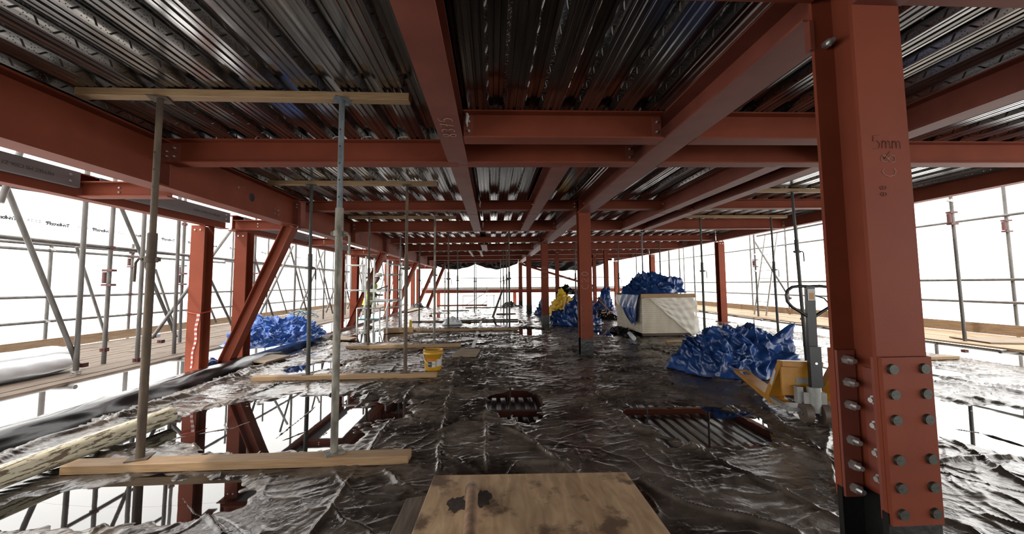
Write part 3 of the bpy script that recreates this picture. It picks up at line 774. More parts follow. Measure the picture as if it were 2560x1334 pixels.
def splice_col(x, y, label, z0, zp0, zp1, full, mark=None):
    root = thing('steel_column', (x, y, 0), label, 'column', 'middle row of red columns')
    hcol_mb(x, y, z0 + 0.1, 3.42).build('shaft', M['red'], root)
    b = MB(); hcol_mb(x, y, -0.03, zp0 + (0.05 if full else 0.0), 0.274, 0.274, 0.03, 0.03, b); b.box(x - 0.19, x + 0.19, y - 0.19, y + 0.19, -0.04, 0.025)
    b.build('base_wrap', M['bitumen'], root)
    yf = y - 0.131; yb = y + 0.131
    b = MB(); b.box(x - 0.13, x + 0.13, yf - 0.022, yf - 0.001, zp0, zp1); b.build('splice_plate', M['red'], root)
    b = MB(); b.box(x - 0.13, x + 0.13, yb + 0.001, yb + 0.022, zp0, zp1); b.build('splice_plate', M['red'], root)
    if full:
        for sx in (-1, 1):
            for yy in (yf + 0.021, yb - 0.037):
                b = MB(); b.box(min(x + sx * 0.025, x + sx * 0.128), max(x + sx * 0.025, x + sx * 0.128), yy, yy + 0.016, zp0 + 0.005, zp1 - 0.005)
                b.build('inner_splice_plate', M['redd'], root)
        b = MB(); b.box(x - 0.019, x - 0.0075, y - 0.06, y + 0.06, zp0 + 0.08, zp1 - 0.09); b.build('web_plate', M['redd'], root)
    H = zp1 - zp0
    for fz in (0.93, 0.777, 0.624, 0.388, 0.223, 0.07):
        z = zp0 + fz * H
        for sx in (-0.083, 0.083):
            b = MB(); c = Vector((x + sx, yf - 0.022, z))
            if full:
                b.tube(c, c + Vector((0, -0.014, 0)), 0.0255, 0.024, 16); b.box(c.x - 0.016, c.x + 0.016, c.y - 0.0152, c.y - 0.0138, z - 0.0015, z + 0.0015)
            else:
                b.tube(c, c + Vector((0, -0.014, 0)), 0.019, n=8)
            b.build('bolt_head', M['boltdark'], root)
        if full:
            for sx in (-0.083,):
                bolt_part(root, (x + sx, yb - 0.037, z), (0, -1, 0), 0.025, 0.06, M['bolt'], 'nut')
    if full:
        for z in (0.93, 0.80, 0.66, 0.53):
            bolt_part(root, (x - 0.019, y - 0.02, z), (-1, 0, 0), 0.025, 0.05, M['bolt'], 'nut')
    if mark:
        scribble(root, mark[0], (x + mark[1], yf - 0.0015, mark[2]), (0, 0, 1), (-1, 0, 0), mark[3], M['chalk'], r=mark[4])
    return root
nc = splice_col(2.045, 1.96, 'nearest big red steel column with C8 chalked on it and a bolted splice', 0.3, 0.378, 1.175, True, ('C8', 0.045, 2.085, 0.075, 0.0016))
scribble(nc, '5mm', (1.965, 1.8275, 2.235), (1, 0, 0), (0, 0, 1), 0.075, M['scribe'], 'pencil_mark', 0.0012, 0.75)
scribble(nc, 'v', (2.02, 1.8275, 2.18), (1, 0, 0), (0, 0, 1), 0.05, M['scribe'], 'pencil_mark', 0.0012)
scribble(nc, 'ee', (2.03, 1.8275, 1.985), (0, 0, 1), (-1, 0, 0), 0.035, M['scribe'], 'pencil_mark', 0.0012)
scribble(nc, 'C8', (2.037, 1.93, 2.06), (0, 0, 1), (0, -1, 0), 0.06, M['chalk'], r=0.0014)
b = MB(); b.box(1.915, 2.19, 1.77, 1.83, 3.02, 3.42); b.build('cap_plate', M['redd'], nc)
b = MB(); b.box(1.885, 1.912, 2.06, 2.10, 2.92, 3.10); b.build('end_plate', M['redd'], nc)
bolt_part(nc, (1.98, 2.07, 2.95), (-0.3, -1, -0.2), 0.024, 0.09, M['bolt'], 'nut')
for i, (mk, zz) in enumerate([(('C20', 0.05, 1.43, 0.15, 0.005), 0), (('C28', 0.05, 1.8, 0.17, 0.006), 0), (None, 0), (None, 0)]):
    splice_col(2.045, FY[i + 1], ['second red steel column in the middle row, C20 chalked on it, black base', 'third red steel column in the middle row, marked in chalk', 'fourth red steel column in the middle row', 'farthest red steel column in the middle row'][i], 0.15, 0.36, 1.13, False, mk)

def plain_col(x, y, z1, label, group, bw=0.20, dp=0.20, bolts=True, z0=-0.02):
    root = thing('steel_column', (x, y, 0), label, 'column', group)
    hcol_mb(x, y, z0, z1, bw, dp, 0.016, 0.012).build('shaft', M['red'], root)
    b = MB(); b.box(x - bw * 0.75, x + bw * 0.75, y - dp * 0.75, y + dp * 0.75, z0, z0 + 0.045); b.build('base_plate', M['redd'], root)
    if bolts:
        for sx in (-0.05, 0.05): bolt_part(root, (x + sx, y - dp / 2, z1 - 0.09), (0, -1, 0), 0.016, 0.02)
    return root
c1 = None
for i, fy in enumerate((7.98, 14.63, 20.95, 27.4)):
    w = ['nearest strut frame', 'second strut frame', 'third strut frame', 'farthest strut frame'][i]
    cA = plain_col(-5.56, fy - 0.42, 2.72, 'red steel column on the left edge, nearer of the pair at the ' + w, 'pairs of red columns on the left edge', 0.25, 0.25, z0=-0.45)
    plain_col(-5.36, fy + 0.50, 2.72, 'red steel column on the left edge, farther of the pair at the ' + w, 'pairs of red columns on the left edge', 0.25, 0.25, z0=-0.45)
    if i == 0: c1 = cA
    # raking strut: an H section leaning from the slab edge up to the edge girder
    p = Vector((-5.33, fy - 0.02, -0.02)); q = Vector((-4.12, fy - 0.02, 2.80)); d = (q - p).normalized(); yv = Vector((0, 1, 0)); sv = d.cross(yv).normalized()
    c = (p + q) / 2; L = (q - p).length
    b = MB()
    b.obox(c + sv * 0.095, d, yv, sv, L / 2, 0.11, 0.009); b.obox(c - sv * 0.095, d, yv, sv, L / 2, 0.11, 0.009); b.obox(c, d, yv, sv, L / 2, 0.007, 0.09)
    st = thing('raking_strut', (-5.33, fy, 0), 'red steel strut leaning up to the edge girder, ' + ['nearest of the leaning struts', 'second leaning strut, behind the grey prop', 'third leaning strut from the camera', 'fourth leaning strut from the camera'][i], 'strut', 'leaning struts on the left')
    b.build('shaft', M['red'], st)
    b = MB(); b.obox(q - d * 0.01, sv, yv, d, 0.14, 0.13, 0.01); b.build('cap_plate', M['redd'], st)
    b = MB(); b.box(-5.52, -5.14, fy - 0.15, fy + 0.13, -0.03, 0.02); b.build('base_plate', M['redd'], st)
p = Vector((-4.62, 27.43, 0)); q = Vector((-3.42, 27.43, 2.95)); d = (q - p).normalized(); yv = Vector((0, 1, 0)); sv = d.cross(yv)
st = thing('raking_strut', p, 'red steel strut leaning right at the far end, farthest of the leaning struts', 'strut', 'leaning struts on the left')
b = MB(); b.obox((p + q) / 2 + sv * 0.095, d, yv, sv, (q - p).length / 2, 0.11, 0.009); b.obox((p + q) / 2 - sv * 0.095, d, yv, sv, (q - p).length / 2, 0.11, 0.009); b.obox((p + q) / 2, d, yv, sv, (q - p).length / 2, 0.007, 0.09); b.build('shaft', M['red'], st)
for i, fy in enumerate(FY[1:]):
    plain_col(9.14, fy, 3.2, 'red steel column on the right edge, ' + ['hidden line beside the second column', 'in front of the white scaffold boards beyond the wrapped stack', 'behind the tarpaulin on the wrapped stack', 'farthest on the right edge'][i], 'red columns on the right edge', 0.25, 0.25)
for x, y, l in ((3.6, 21.0, 'slim red post in front of the yellow bundle'), (6.42, 23.64, 'slim red post far right of the second column, left of the wrapped stack'), (5.82, 19.2, 'red post just left of the wrapped stack'), (3.2, 22.5, 'slim red post partly hidden behind the third column')):
    plain_col(x, y, 3.4, l, 'inner red posts far back', 0.2, 0.2)
# ---------------------------------------------------------------- adjustable props on floor timbers
def timber(x0, x1, y, z, w, t, label, m='timber', cat='timber', group=None, rz=0.0, name='timber', tilt=0.0):
    cx = (x0 + x1) / 2; L = (x1 - x0) / 2
    b = MB(); ax = Vector((math.cos(rz) * math.cos(tilt), math.sin(rz) * math.cos(tilt), math.sin(tilt))); az0 = Vector((0, 0, 1)); ay = az0.cross(ax).normalized(); az = ax.cross(ay)
    b.obox((cx, y, z + t / 2), ax, ay, az, L, w / 2, t / 2)
    o = b.build(name, M[m], origin=(cx, y, z))
    bv = o.modifiers.new('bevel', 'BEVEL'); bv.width = 0.004; bv.segments = 1
    return tag(o, label, cat, group)

def prop(x, y, z0, z1, zc_, side, mo, mi, label, ang=0.0, lean=0.0):
    root = thing('adjustable_prop', (x, y, z0), label, 'prop', 'adjustable steel props')
    dx = lean
    P = lambda z: Vector((x + dx * (z - z0) / (z1 - z0), y, z))
    b = MB(); b.tube(P(z0 + 0.008), P(zc_ + 0.02), 0.032, n=16); b.build('outer_tube', M[mo], root)
    b = MB(); b.tube(P(zc_ + 0.02), P(z1 - 0.008), 0.0255, n=16); b.build('inner_tube', M[mi], root)
    b = MB(); b.tube(P(zc_ + 0.02), P(zc_ + 0.24), 0.036, n=16)
    for k in range(12): b.tube(P(zc_ + 0.03 + k * 0.017), P(zc_ + 0.036 + k * 0.017), 0.0385, n=16)
    b.build('threaded_sleeve', M[mo], root)
    c = P(zc_)
    b = MB(); b.tube(P(zc_ - 0.025), P(zc_ + 0.025), 0.050, n=14); b.obox(c, (1, 0, 0), (0, 1, 0), (0, 0, 1), 0.07, 0.018, 0.018); b.build('collar_nut', M[mo], root)
    s = side
    b = MB(); b.path([c + Vector((s * 0.05, -0.02, 0)), c + Vector((s * 0.085, -0.025, 0.005)), c + Vector((s * 0.105, -0.03, -0.03)), c + Vector((s * 0.108, -0.03, -0.20))], 0.0105, 8); b.build('handle', M[mo], root)
    b = MB()
    for zz in (0.34, 0.50, 0.66, 0.82, 0.98):
        if zc_ + zz < z1 - 0.1:
            q = P(zc_ + zz); b.tube(q + Vector((0, -0.0268, 0)), q + Vector((0, -0.0255, 0)), 0.008, n=10)
    if b.v: b.build('pin_hole', M['black'], root)
    for nm, zz in (('base_plate', z0 + 0.004), ('head_plate', z1 - 0.004)):
        b = MB(); q = P(zz); ca, sa = math.cos(ang), math.sin(ang)
        b.obox(q, (ca, sa, 0), (-sa, ca, 0), (0, 0, 1), 0.078, 0.078, 0.004); b.build(nm, M[mo if nm == 'base_plate' else mi], root)
    return root

TT = 0.072
def dz(x): return ZD + zc(x)
rows = []
# first row
timber(-3.60, -0.74, 3.53, 0.0, 0.15, TT, 'pine timber on the floor nearest the camera, under the two nearest props', group='floor timbers under props')
timber(-3.78, -0.78, 3.58, dz(-2.3) - TT - 0.012, 0.10, TT, 'pine timber against the decking on top of the two nearest props', group='head timbers over props')
prop(-3.07, 3.58, TT, dz(-3) - TT - 0.012, 1.80, -1, 'proprust', 'proprust', 'rusty brown steel prop nearest the left, standing on the closest floor timber', 0.3)
prop(-1.415, 3.57, TT, dz(-1.4) - TT - 0.012, 2.03, 1, 'propgrey', 'propblue', 'pale grey weathered steel prop with a blue grey top, on the closest floor timber', 0.6)
# second row
timber(-3.95, -0.95, 6.62, 0.0, 0.13, TT, 'second pine floor timber from the camera, ending beside the yellow bucket', group='floor timbers under props', rz=0.006)
timber(-3.85, -0.95, 6.67, dz(-2.3) - TT - 0.012, 0.10, TT, 'pine timber against the decking over the second pair of left props', group='head timbers over props')
prop(-3.10, 6.67, TT, dz(-3.1) - TT - 0.012, 1.86, 1, 'propdark', 'propdark', 'dark prop at the left end of the second floor timber', 0.2, -0.03)
prop(-1.49, 6.67, TT, dz(-1.5) - TT - 0.012, 1.84, -1, 'proprust', 'proprust', 'rusty prop just left of the yellow bucket', 0.1)
# third row
timber(-3.60, -0.80, 9.75, 0.0, 0.13, TT, 'third pine floor timber from the camera, ending behind the yellow bucket', group='floor timbers under props', rz=0.03)
timber(-3.75, -0.95, 10.05, dz(-2.3) - TT - 0.012, 0.10, TT, 'pine timber against the decking over the third pair of left props', group='head timbers over props')
prop(-3.10, 9.76, TT - 0.01, dz(-3.1) - TT - 0.012, 1.75, 1, 'proprust', 'proprust', 'yellow stained prop in front of the person in the hi vis vest', 0.2, -0.02)
prop(-1.47, 9.80, TT, dz(-1.5) - TT - 0.012, 1.80, -1, 'propgrey', 'propgrey', 'speckled prop standing on the right part of the third floor timber', 0.2)
# fourth row
timber(-3.50, 0.90, 13.10, 0.0, 0.12, TT, 'long pine floor timber, fourth from the camera, across the middle distance', group='floor timbers under props', rz=0.02)
prop(-1.50, 13.1, TT, dz(-1.5), 1.75, 1, 'proprust', 'proprust', 'brown prop in the middle of the long fourth floor timber')
prop(0.58, 13.14, TT, dz(0.5), 1.75, -1, 'propdark', 'proprust', 'dark prop at the right end of the long fourth floor timber')
prop(-3.42, 14.3, 0, dz(-3.4), 1.75, 1, 'propblue', 'propblue', 'blue grey prop behind the person and the wooden offcut on the left')
far = [(-3.05, 16.1, 'propdark', 'dark prop far left between third and fourth rows'), (-1.58, 17.4, 'propdark', 'dark prop behind the white sack in the distance'), (0.62, 16.5, 'proprust', 'right hand prop of the close pair in the middle distance'),
       (0.58, 19.9, 'propdark', 'prop just behind the close pair in the middle distance'), (-1.06, 22.6, 'propdark', 'thin distant prop left of the leaning far timbers'), (-3.2, 25.9, 'proprust', 'thin distant prop beside the fourth leaning strut'),
       (-1.1, 25.7, 'propdark', 'thin distant prop right of the far low red beam middle'), (0.55, 25.4, 'propgrey', 'pale thin distant prop near the leaning plank')]
for x, y, m_, l in far:
    prop(x, y, 0.0, dz(x), 1.75, 1 if x < 0 else -1, m_, m_, l)
for x0, x1, y, l in ((-3.4, -0.9, 16.2, 'distant dark floor timber left of the white sack'), (-1.4, 1.1, 16.6, 'distant floor timber right of the white sack'), (0.2, 1.2, 19.9, 'short distant floor board under the thin props'), (-3.0, -1.4, 22.8, 'distant pale floor timber across the left middle'), (-1.8, 1.0, 25.6, 'most distant floor timber before the far edge')):
    timber(x0, x1, y, 0.0, 0.12, 0.055, l, 'timberold', group='distant floor timbers')
# right-hand props
prop(6.18, 7.3, 0.0, dz(6) - TT - 0.012, 2.16, 1, 'propdark', 'propdark', 'dark prop rising beside the pallet truck handle', 0.1, -0.10)
timber(5.35, 7.6, 7.3, dz(6.2) - TT - 0.012, 0.10, TT, 'pale timber against the decking over the prop beside the truck handle', group='head timbers over props')
prop(7.93, 10.28, 0.0, dz(8) - TT - 0.012, 1.9, 1, 'propdark', 'propdark', 'dark prop behind the near tarpaulin, in front of the stepladder', 0.1, -0.04)
prop(5.83, 10.28, 0.0, dz(6) - TT - 0.012, 1.88, 1, 'propdark', 'propdark', 'dark prop at the right front corner of the wrapped stack', 0.1, 0.0)
timber(5.4, 8.35, 10.28, dz(6.8) - TT - 0.012, 0.10, TT, 'pale timber against the decking over the two props right of the wrapped stack', group='head timbers over props')
for x, y, m_, l in ((5.49, 16.3, 'propdark', 'thin dark prop behind the left end of the wrapped stack'), (5.56, 13.8, 'propblue', 'blue grey prop rising behind the tarpaulin on the wrapped stack'), (7.35, 16.3, 'propdark', 'thin dark prop rising behind the tarpaulin peak'), (7.95, 20.6, 'proprust', 'thin far prop between two right edge columns'), (3.66, 16.6, 'propdark', 'dark prop just left of the second column, behind the blue tarpaulins')):
    prop(x, y, 0.0, dz(x), 1.78, 1, m_, m_, l)

# ---------------------------------------------------------------- scaffolding
LEFT = [('standard', [-6.45, 6.33, 0.20, -6.45, 6.3, 3.6]), ('standard', [-6.45, 7.35, 0.16, -6.45, 7.33, 3.6]), ('standard', [-6.45, 8.15, 0.2, -6.45, 8.1, 3.6]), ('standard', [-6.9, 7.22, 0.16, -6.9, 7.22, 4.2]), ('standard', [-7.6, 9.76, 0.2, -7.6, 9.71, 4.2]), ('standard', [-9.9, 9.04, -2.5, -9.9, 9.03, 2.6]), ('standard', [-9.9, 10.95, -2.5, -9.9, 10.97, 2.75]),
        ('ledger', [-6.9, 2.0, 2.29, -6.9, 13.5, 2.25]), ('ledger', [-9.9, 5.0, 2.47, -9.9, 14.6, 2.59]), ('ledger', [-9.9, 5.0, 2.35, -9.9, 14.6, 2.44]), ('ledger', [-9.9, 4.0, 1.35, -9.9, 28, 1.39]), ('ledger', [-9.9, 4.0, 0.82, -9.9, 28, 0.79]), ('ledger', [-6.9, 4.69, 2.95, -6.9, 8.62, 3.2]),
        ('brace', [-6.5, 5.36, 2.9, -6.5, 6.41, 0.32]), ('brace', [-9.8, 9.45, 2.52, -9.8, 10.36, 0.07]), ('brace', [-6.8, 7.23, 3.07, -6.8, 8.63, 0.48]), ('brace', [-9.8, 11.58, 2.08, -9.8, 12.32, 0.41]), ('brace', [-6.6, 7.81, 0.57, -6.6, 10.19, 3.3]), ('brace', [-7.6, 10.52, 1.98, -7.6, 11.61, 0.43]), ('brace', [-6.0, 5.1, 3.5, -6.0, 4.9, 2.6])]
y = 11.4
while y < 28:
    LEFT.append(('standard', [-6.9, y, 0.1, -6.9, y, 4.2]))
    LEFT.append(('standard', [-9.9, y + 1.3, -2.5, -9.9, y + 1.3, 4.2]))
    LEFT.append(('brace', [-7.3, y + 0.1, 3.4, -7.3, y + 1.9, 0.3]))
    LEFT.append(('brace', [-9.7, y + 1.2, 2.6, -9.7, y + 2.6, 0.3]))
    LEFT.append(('brace', [-6.7, y - 0.2, 0.5, -6.7, y + 1.7, 2.9]))
    y += 2.3
for yy in (3.2, 5.0): LEFT.append(('standard', [-9.9, yy, -2.5, -9.9, yy, 4.2]))
LEFT += [('ledger', [-6.9, 13.5, 2.25, -6.9, 28, 2.2]), ('ledger', [-9.9, 14.6, 2.5, -9.9, 28, 2.45]), ('ledger', [-6.45, 0, -0.9, -6.45, 28, -0.9]), ('ledger', [-6.45, 0, 0.10, -6.45, 28, 0.10])]
for k in range(14): LEFT.append(('transom', [-6.0, 1.9 + k * 2.0, 0.13, -10.0, 1.9 + k * 2.0, 0.13]))
for k in range(9): LEFT.append(('standard', [-6.5, 2.2 + k * 1.25, -3.0, -6.5, 2.2 + k * 1.25, 0.2]))

RIGHT = [('standard', [10.3, 7.92, 3.9, 10.3, 7.88, 0.24]), ('standard', [10.3, 12.27, 3.9, 10.3, 12.23, 0.24]), ('standard', [10.3, 14.39, 3.9, 10.3, 14.34, 0.24]), ('standard', [12.3, 8.4, 4.2, 12.3, 8.37, -2.5]), ('standard', [12.3, 15.27, 4.2, 12.3, 15.24, -2.5]), ('standard', [12.3, 17.46, 4.2, 12.3, 17.45, -2.5]),
         ('ledger', [12.25, 28, 3.14, 12.25, 2.0, 3.09]), ('ledger', [12.25, 28, 1.57, 12.25, 2.0, 1.57]), ('ledger', [12.25, 28, 1.03, 12.25, 2.0, 1.02]), ('brace', [10.6, 14.82, 3.28, 10.6, 13.08, 0.95]), ('ledger', [10.3, 14.2, 3.35, 10.3, 10.8, 3.37]), ('ledger', [10.25, 2, 0.12, 10.25, 28, 0.12]), ('ledger', [10.25, 2, -0.25, 10.25, 28, -0.25])]
for yy in (3.6, 5.8, 10.7, 13.0, 19.6, 21.7, 23.8, 25.9): RIGHT.append(('standard', [12.3, yy, 4.2, 12.3, yy, -2.5]))
for yy in (17.0, 18.9, 20.4, 21.6, 22.8, 24.2, 25.6): RIGHT.append(('standard', [10.3, yy, 3.9, 10.3, yy, -0.5]))
for k in range(12): RIGHT.append(('transom', [9.85, 2.6 + k * 2.2, 0.165, 12.4, 2.6 + k * 2.2, 0.165]))
for yy in (8.35, 8.9, 10.1, 12.6): RIGHT.append(('standard', [10.2, yy, -3.0, 10.2, yy, 0.1]))

def coupler(root, p, m):
    p = Vector(p); b = MB()
    b.obox(p, (1, 0, 0), (0, 1, 0), (0, 0, 1), 0.042, 0.042, 0.032)
    b.tube(p + Vector((0, -0.06, 0.01)), p + Vector((0, 0.07, 0.01)), 0.012, n=8); b.tube(p + Vector((-0.07, 0, -0.012)), p + Vector((0.07, 0, -0.012)), 0.012, n=8)
    b.build('coupler', m, root)

def scaffold(loc, label, tubes, couplers, sleeves):
    root = thing('scaffolding', loc, label, 'scaffolding')
    for k, s in tubes:
        b = MB(); b.tube(s[:3], s[3:], 0.033, n=10); b.build(k, M['tube'], root)
    for i, p in enumerate(couplers): coupler(root, p, M['tubered'] if i % 3 else M['bolt'])
    for p in sleeves:
        p = Vector(p); b = MB()
        b.tube(p - Vector((0.07, 0, 0.10)), p - Vector((0.07, 0, -0.10)), 0.04, n=10)
        for dz_ in (-0.13, 0.13): b.obox(p + Vector((0, 0, dz_)), (1, 0, 0), (0, 1, 0), (0, 0, 1), 0.085, 0.05, 0.02)
        b.build('sleeve_coupler', M['tubered'], root)
    return root
scaffold((-8, 4, 0), 'grey tube scaffolding with braces along the left side', LEFT,
         [(-9.9, 9.04, 2.42), (-9.9, 10.95, 2.5), (-6.9, 7.22, 2.27), (-9.9, 9.04, 0.82), (-9.9, 10.95, 0.82), (-9.9, 10.95, 1.37), (-6.45, 6.33, 0.24), (-6.45, 7.35, 0.24), (-6.45, 6.43, 0.34), (-6.6, 7.9, 0.6), (-6.75, 8.2, 0.45), (-6.9, 7.22, 0.45), (-6.9, 9.4, 3.1), (-7.6, 9.73, 3.1), (-9.9, 9.04, 0.36), (-9.9, 13.0, 2.5), (-6.9, 11.4, 2.25)],
         [(-6.9, 7.22, 1.73), (-7.6, 9.73, 1.75), (-9.9, 10.96, 2.25), (-6.9, 11.4, 1.8), (-9.9, 12.7, 2.1)])
scaffold((11, 4, 0), 'grey tube scaffolding on the right beyond the column row', RIGHT,
         [(10.3, 7.92, 3.35), (12.3, 8.4, 3.1), (12.3, 8.39, 1.57), (12.3, 8.38, 1.03), (10.3, 12.25, 0.33), (12.3, 13.0, 3.1), (10.3, 14.36, 2.0), (10.6, 13.1, 0.98), (10.3, 7.9, 0.02), (10.3, 14.36, 2.65), (12.3, 10.7, 1.57), (10.3, 8.1, -0.2)],
         [(12.3, 8.4, 2.85), (10.3, 14.37, 2.3), (12.3, 10.7, 2.9), (10.3, 7.92, 2.95)])

# walkway boards, each one loose
def boards(xa, xb, w, z, m, label, group, y_ends, seed):
    rs = random.Random(seed); proto = None; x = xa
    while x < xb - 0.5 * w:
        off = rs.uniform(-0.5, 0.5)
        for j in range(len(y_ends) - 1):
            L = y_ends[j + 1] - y_ends[j] - 0.02
            if proto is None:
                b = MB(); b.box(-w / 2 + 0.008, w / 2 - 0.008, 0, L, 0, 0.038); o = b.build('scaffold_board', M[m])
                tag(o, label, 'board', group); proto = o
            else:
                o = proto.copy(); COL.objects.link(o)
            o.location = (x + w / 2, y_ends[j] + off + rs.uniform(0, .01), z + rs.uniform(0, 0.010)); o.rotation_euler = (0, 0, rs.uniform(-0.002, 0.002))
            o['_o'] = tuple(o.location)
        x += w
boards(-9.75, -6.0, 0.228, 0.16, 'timberold', 'weathered timber board of the left scaffold walkway', 'left walkway boards', [1.0 + 3.9 * k for k in range(8)], 3)
boards(9.95, 12.15, 0.228, 0.195, 'timberwarm', 'pale timber board of the right scaffold walkway', 'right walkway boards', [1.0 + 3.9 * k for k in range(8)], 5)
for k in range(7):
    y0 = 0.9 + 3.9 * k + (0.35 if k else 0)
    b = MB(); b.box(-9.84, -9.80, y0 + 0.2, y0 + 4.08, 0.205, 0.43)
    tag(b.build('toe_board', M['toe'], origin=(-9.82, y0, 0.205)), ['left walkway toe board, closest and mostly out of frame', 'left walkway toe board ending in a dark joint behind the white rolls', 'left walkway toe board behind the nearest pair of red columns', 'left walkway toe board behind the blue tarpaulin', 'left walkway toe board behind the person', 'left walkway toe board far along, second last', 'left walkway toe board farthest from the camera'][k], 'toe board', 'toe boards on the left walkway')
for k in range(7):
    y0 = 0.9 + 3.9 * k
    b = MB(); b.box(12.18, 12.22, y0 + 0.2, y0 + 4.08, 0.245, 0.50)
    tag(b.build('toe_board', M['toe'], origin=(12.2, y0, 0.245)), ['right walkway toe board, closest and out of frame', 'right walkway toe board at the right edge of view', 'right walkway toe board just right of the nearest column', 'right walkway toe board behind the stepladder', 'right walkway toe board behind the right edge column', 'right walkway toe board far along, second last', 'right walkway toe board farthest from the camera'][k], 'toe board', 'toe boards on the right walkway')
b = MB(); b.obox((11.0, 7.75, 0.262), (0.97, -0.22, 0), (0.22, 0.97, 0), (0, 0, 1), 0.62, 0.45, 0.012)
tag(b.build('plywood_sheet', M['board'], origin=(11.0, 7.75, 0.25)), 'dark edged plywood sheet lying on the right walkway', 'board')
timber(8.25, 9.2, 7.2, 0.01, 0.15, 0.06, 'short pale timber on the floor right of the nearest column', 'timberwarm', group='loose timber offcuts', rz=0.05)

# sheeting round the scaffold
def wall_sheet(name, X, Y, Z, label, parent_text=None):
    o = grid_mesh(name, X, Y, Z, M['sheet'])
    return tag(o, label, 'sheeting', 'white sheeting around the building')
ys = np.linspace(-4, 46, 60); zs = np.linspace(-6, 8, 18)
Yg, Zg = np.meshgrid(ys, zs)
S1 = wall_sheet('scaffold_sheeting', -11.4 + 0.12 * noise2(Yg * 0.7, Zg * 0.7, 5), Yg, Zg, 'white translucent scaffold sheeting on the left printed with a repeated name')
S2 = wall_sheet('scaffold_sheeting', 14.2 + 0.12 * noise2(Yg * 0.7, Zg * 0.7, 6), Yg, Zg, 'white translucent scaffold sheeting on the right')
xs = np.linspace(-11.0, 13.8, 30); Xg, Zg2 = np.meshgrid(xs, zs)
S3 = wall_sheet('scaffold_sheeting', Xg, 46 + 0.1 * noise2(Xg * 0.7, Zg2 * 0.7, 8), Zg2, 'white translucent scaffold sheeting across the far end')
cu = bpy.data.curves.new('t', 'FONT'); cu.body = 'Tri-forceFR'; cu.size = 0.115; cu.offset = 0.009; cu.align_x = 'CENTER'
to = bpy.data.objects.new('t', cu); COL.objects.link(to); bpy.context.view_layer.update()
tme = bpy.data.meshes.new_from_object(to); bpy.data.objects.remove(to)
tme.materials.clear(); tme.materials.append(M['greyink'])
lines = MB()
for k in range(16):
    yy = 10.24 + (k - 2) * 1.11
    tx = bpy.data.objects.new('printed_name', tme); COL.objects.link(tx); tx.parent = S1
    tx.matrix_local = Matrix.Translation((-11.12, yy, 3.14)) @ Matrix(((0, 0, -1, 0), (-1, 0, 0, 0), (0, 1, 0, 0), (0, 0, 0, 1)))
    for dz_ in (0.02, 0.06):
        for q in range(4):
            lines.box(-11.125, -11.12, yy - 0.36 - 0.075 * q - 0.05, yy - 0.36 - 0.075 * q, 3.14 + dz_, 3.14 + dz_ + 0.016)
lines.build('small_print', M['greyink'], S1)
# ---------------------------------------------------------------- tarpaulins
def heap(name, label, cat, cx, cy, z0, rx, ry, h, seed, m, lobes, rot=0.0, amp=1.0, group=None, nr=56, na=150, parent=None, flat=0.42):
    r = np.linspace(0, 1, nr)[:, None]; t = np.linspace(0, 2 * math.pi, na + 1)[None, :]
    out = 1 + 0.12 * noise2(np.cos(t) * 1.7 + seed, np.sin(t) * 1.7, seed) + 0.06 * noise2(np.cos(t) * 5 + seed, np.sin(t) * 5, seed + 1)
    out[:, -1] = out[:, 0]
    u = r * np.cos(t) * out; v = r * np.sin(t) * out
    base = np.clip(1 - r ** 3.6, 0, 1) * np.ones_like(t)
    z = flat * base
    for lu, lv, lw, lh in lobes:
        z = z + lh * np.exp(-(((u - lu) ** 2 + (v - lv) ** 2) / lw ** 2)) * np.clip((1 - r) * 5, 0, 1) ** 0.6
    x = u * rx; y = v * ry; z = z * h
    P = np.stack([x, y, z], -1)
    W_ = P + 0.10 * np.stack([noise2(P[..., 0] * 4, P[..., 1] * 4 + P[..., 2] * 3, seed + 30 + q) for q in range(3)], -1)
    fade = np.clip((1 - r) * 6, 0.12, 1) * np.ones_like(t)
    a0 = (seed * 0.7) % 3.14
    c = (0.15 * folds(W_, seed, a0, 1.0, 2.6) + 0.12 * folds(W_, seed + 1, a0 + 1.0, 1.1, 3.4) + 0.07 * folds(W_, seed + 2, a0 + 2.0, 1.4, 5.0) + 0.03 * folds(W_, seed + 3, a0 + 0.5, 2.4, 8.0) + 0.03 * folds(W_, seed + 4, a0 + 1.6, 2.6, 9.0)
         + (vor(W_, seed + 2, 6.0) - 0.5) * 0.06 + (crumple(P, seed, 1.8) - 0.5) * 0.26 - 0.09)
    c = c * amp * fade * min(1.0, h / 0.6 + 0.25)
    nx = np.gradient(z, axis=0)
    rad = np.sqrt(x * x + y * y) + 1e-6
    k = 0.75 * np.clip(r * 1.2, 0, 1)
    x = x + c * k * x / rad * 1.2; y = y + c * k * y / rad * 1.2
    z = np.maximum(z + c * (1 - 0.4 * k), 0.012 + 0.02 * crumple(P, seed + 5, 5.0))
    x[:, -1] = x[:, 0]; y[:, -1] = y[:, 0]; z[:, -1] = z[:, 0]
    ca, sa = math.cos(rot), math.sin(rot)
    X = cx + x * ca - y * sa; Y = cy + x * sa + y * ca
    o = grid_mesh(name, X, Y, z0 + z, m, smooth=False, origin=(cx, cy, z0), parent=parent)
    o.data.polygons.foreach_set('use_smooth', [True] * len(o.data.polygons))
    if parent is None: tag(o, label, cat, group)
    return o
TG = 'crumpled tarpaulins'
heap('tarpaulin', 'big crumpled dark blue tarpaulin heaped behind the yellow pallet truck', 'tarpaulin', 4.33, 6.72, 0, 1.16, 0.78, 0.76, 21, M['blue'],
     [(0.0, 0.15, 0.5, 0.26), (0.32, 0.2, 0.2, 0.16), (0.80, 0.05, 0.16, 0.42), (-0.55, -0.1, 0.4, 0.16), (0.2, -0.4, 0.5, 0.10)], -0.12, 0.95, TG, 90, 260, None, 0.68)
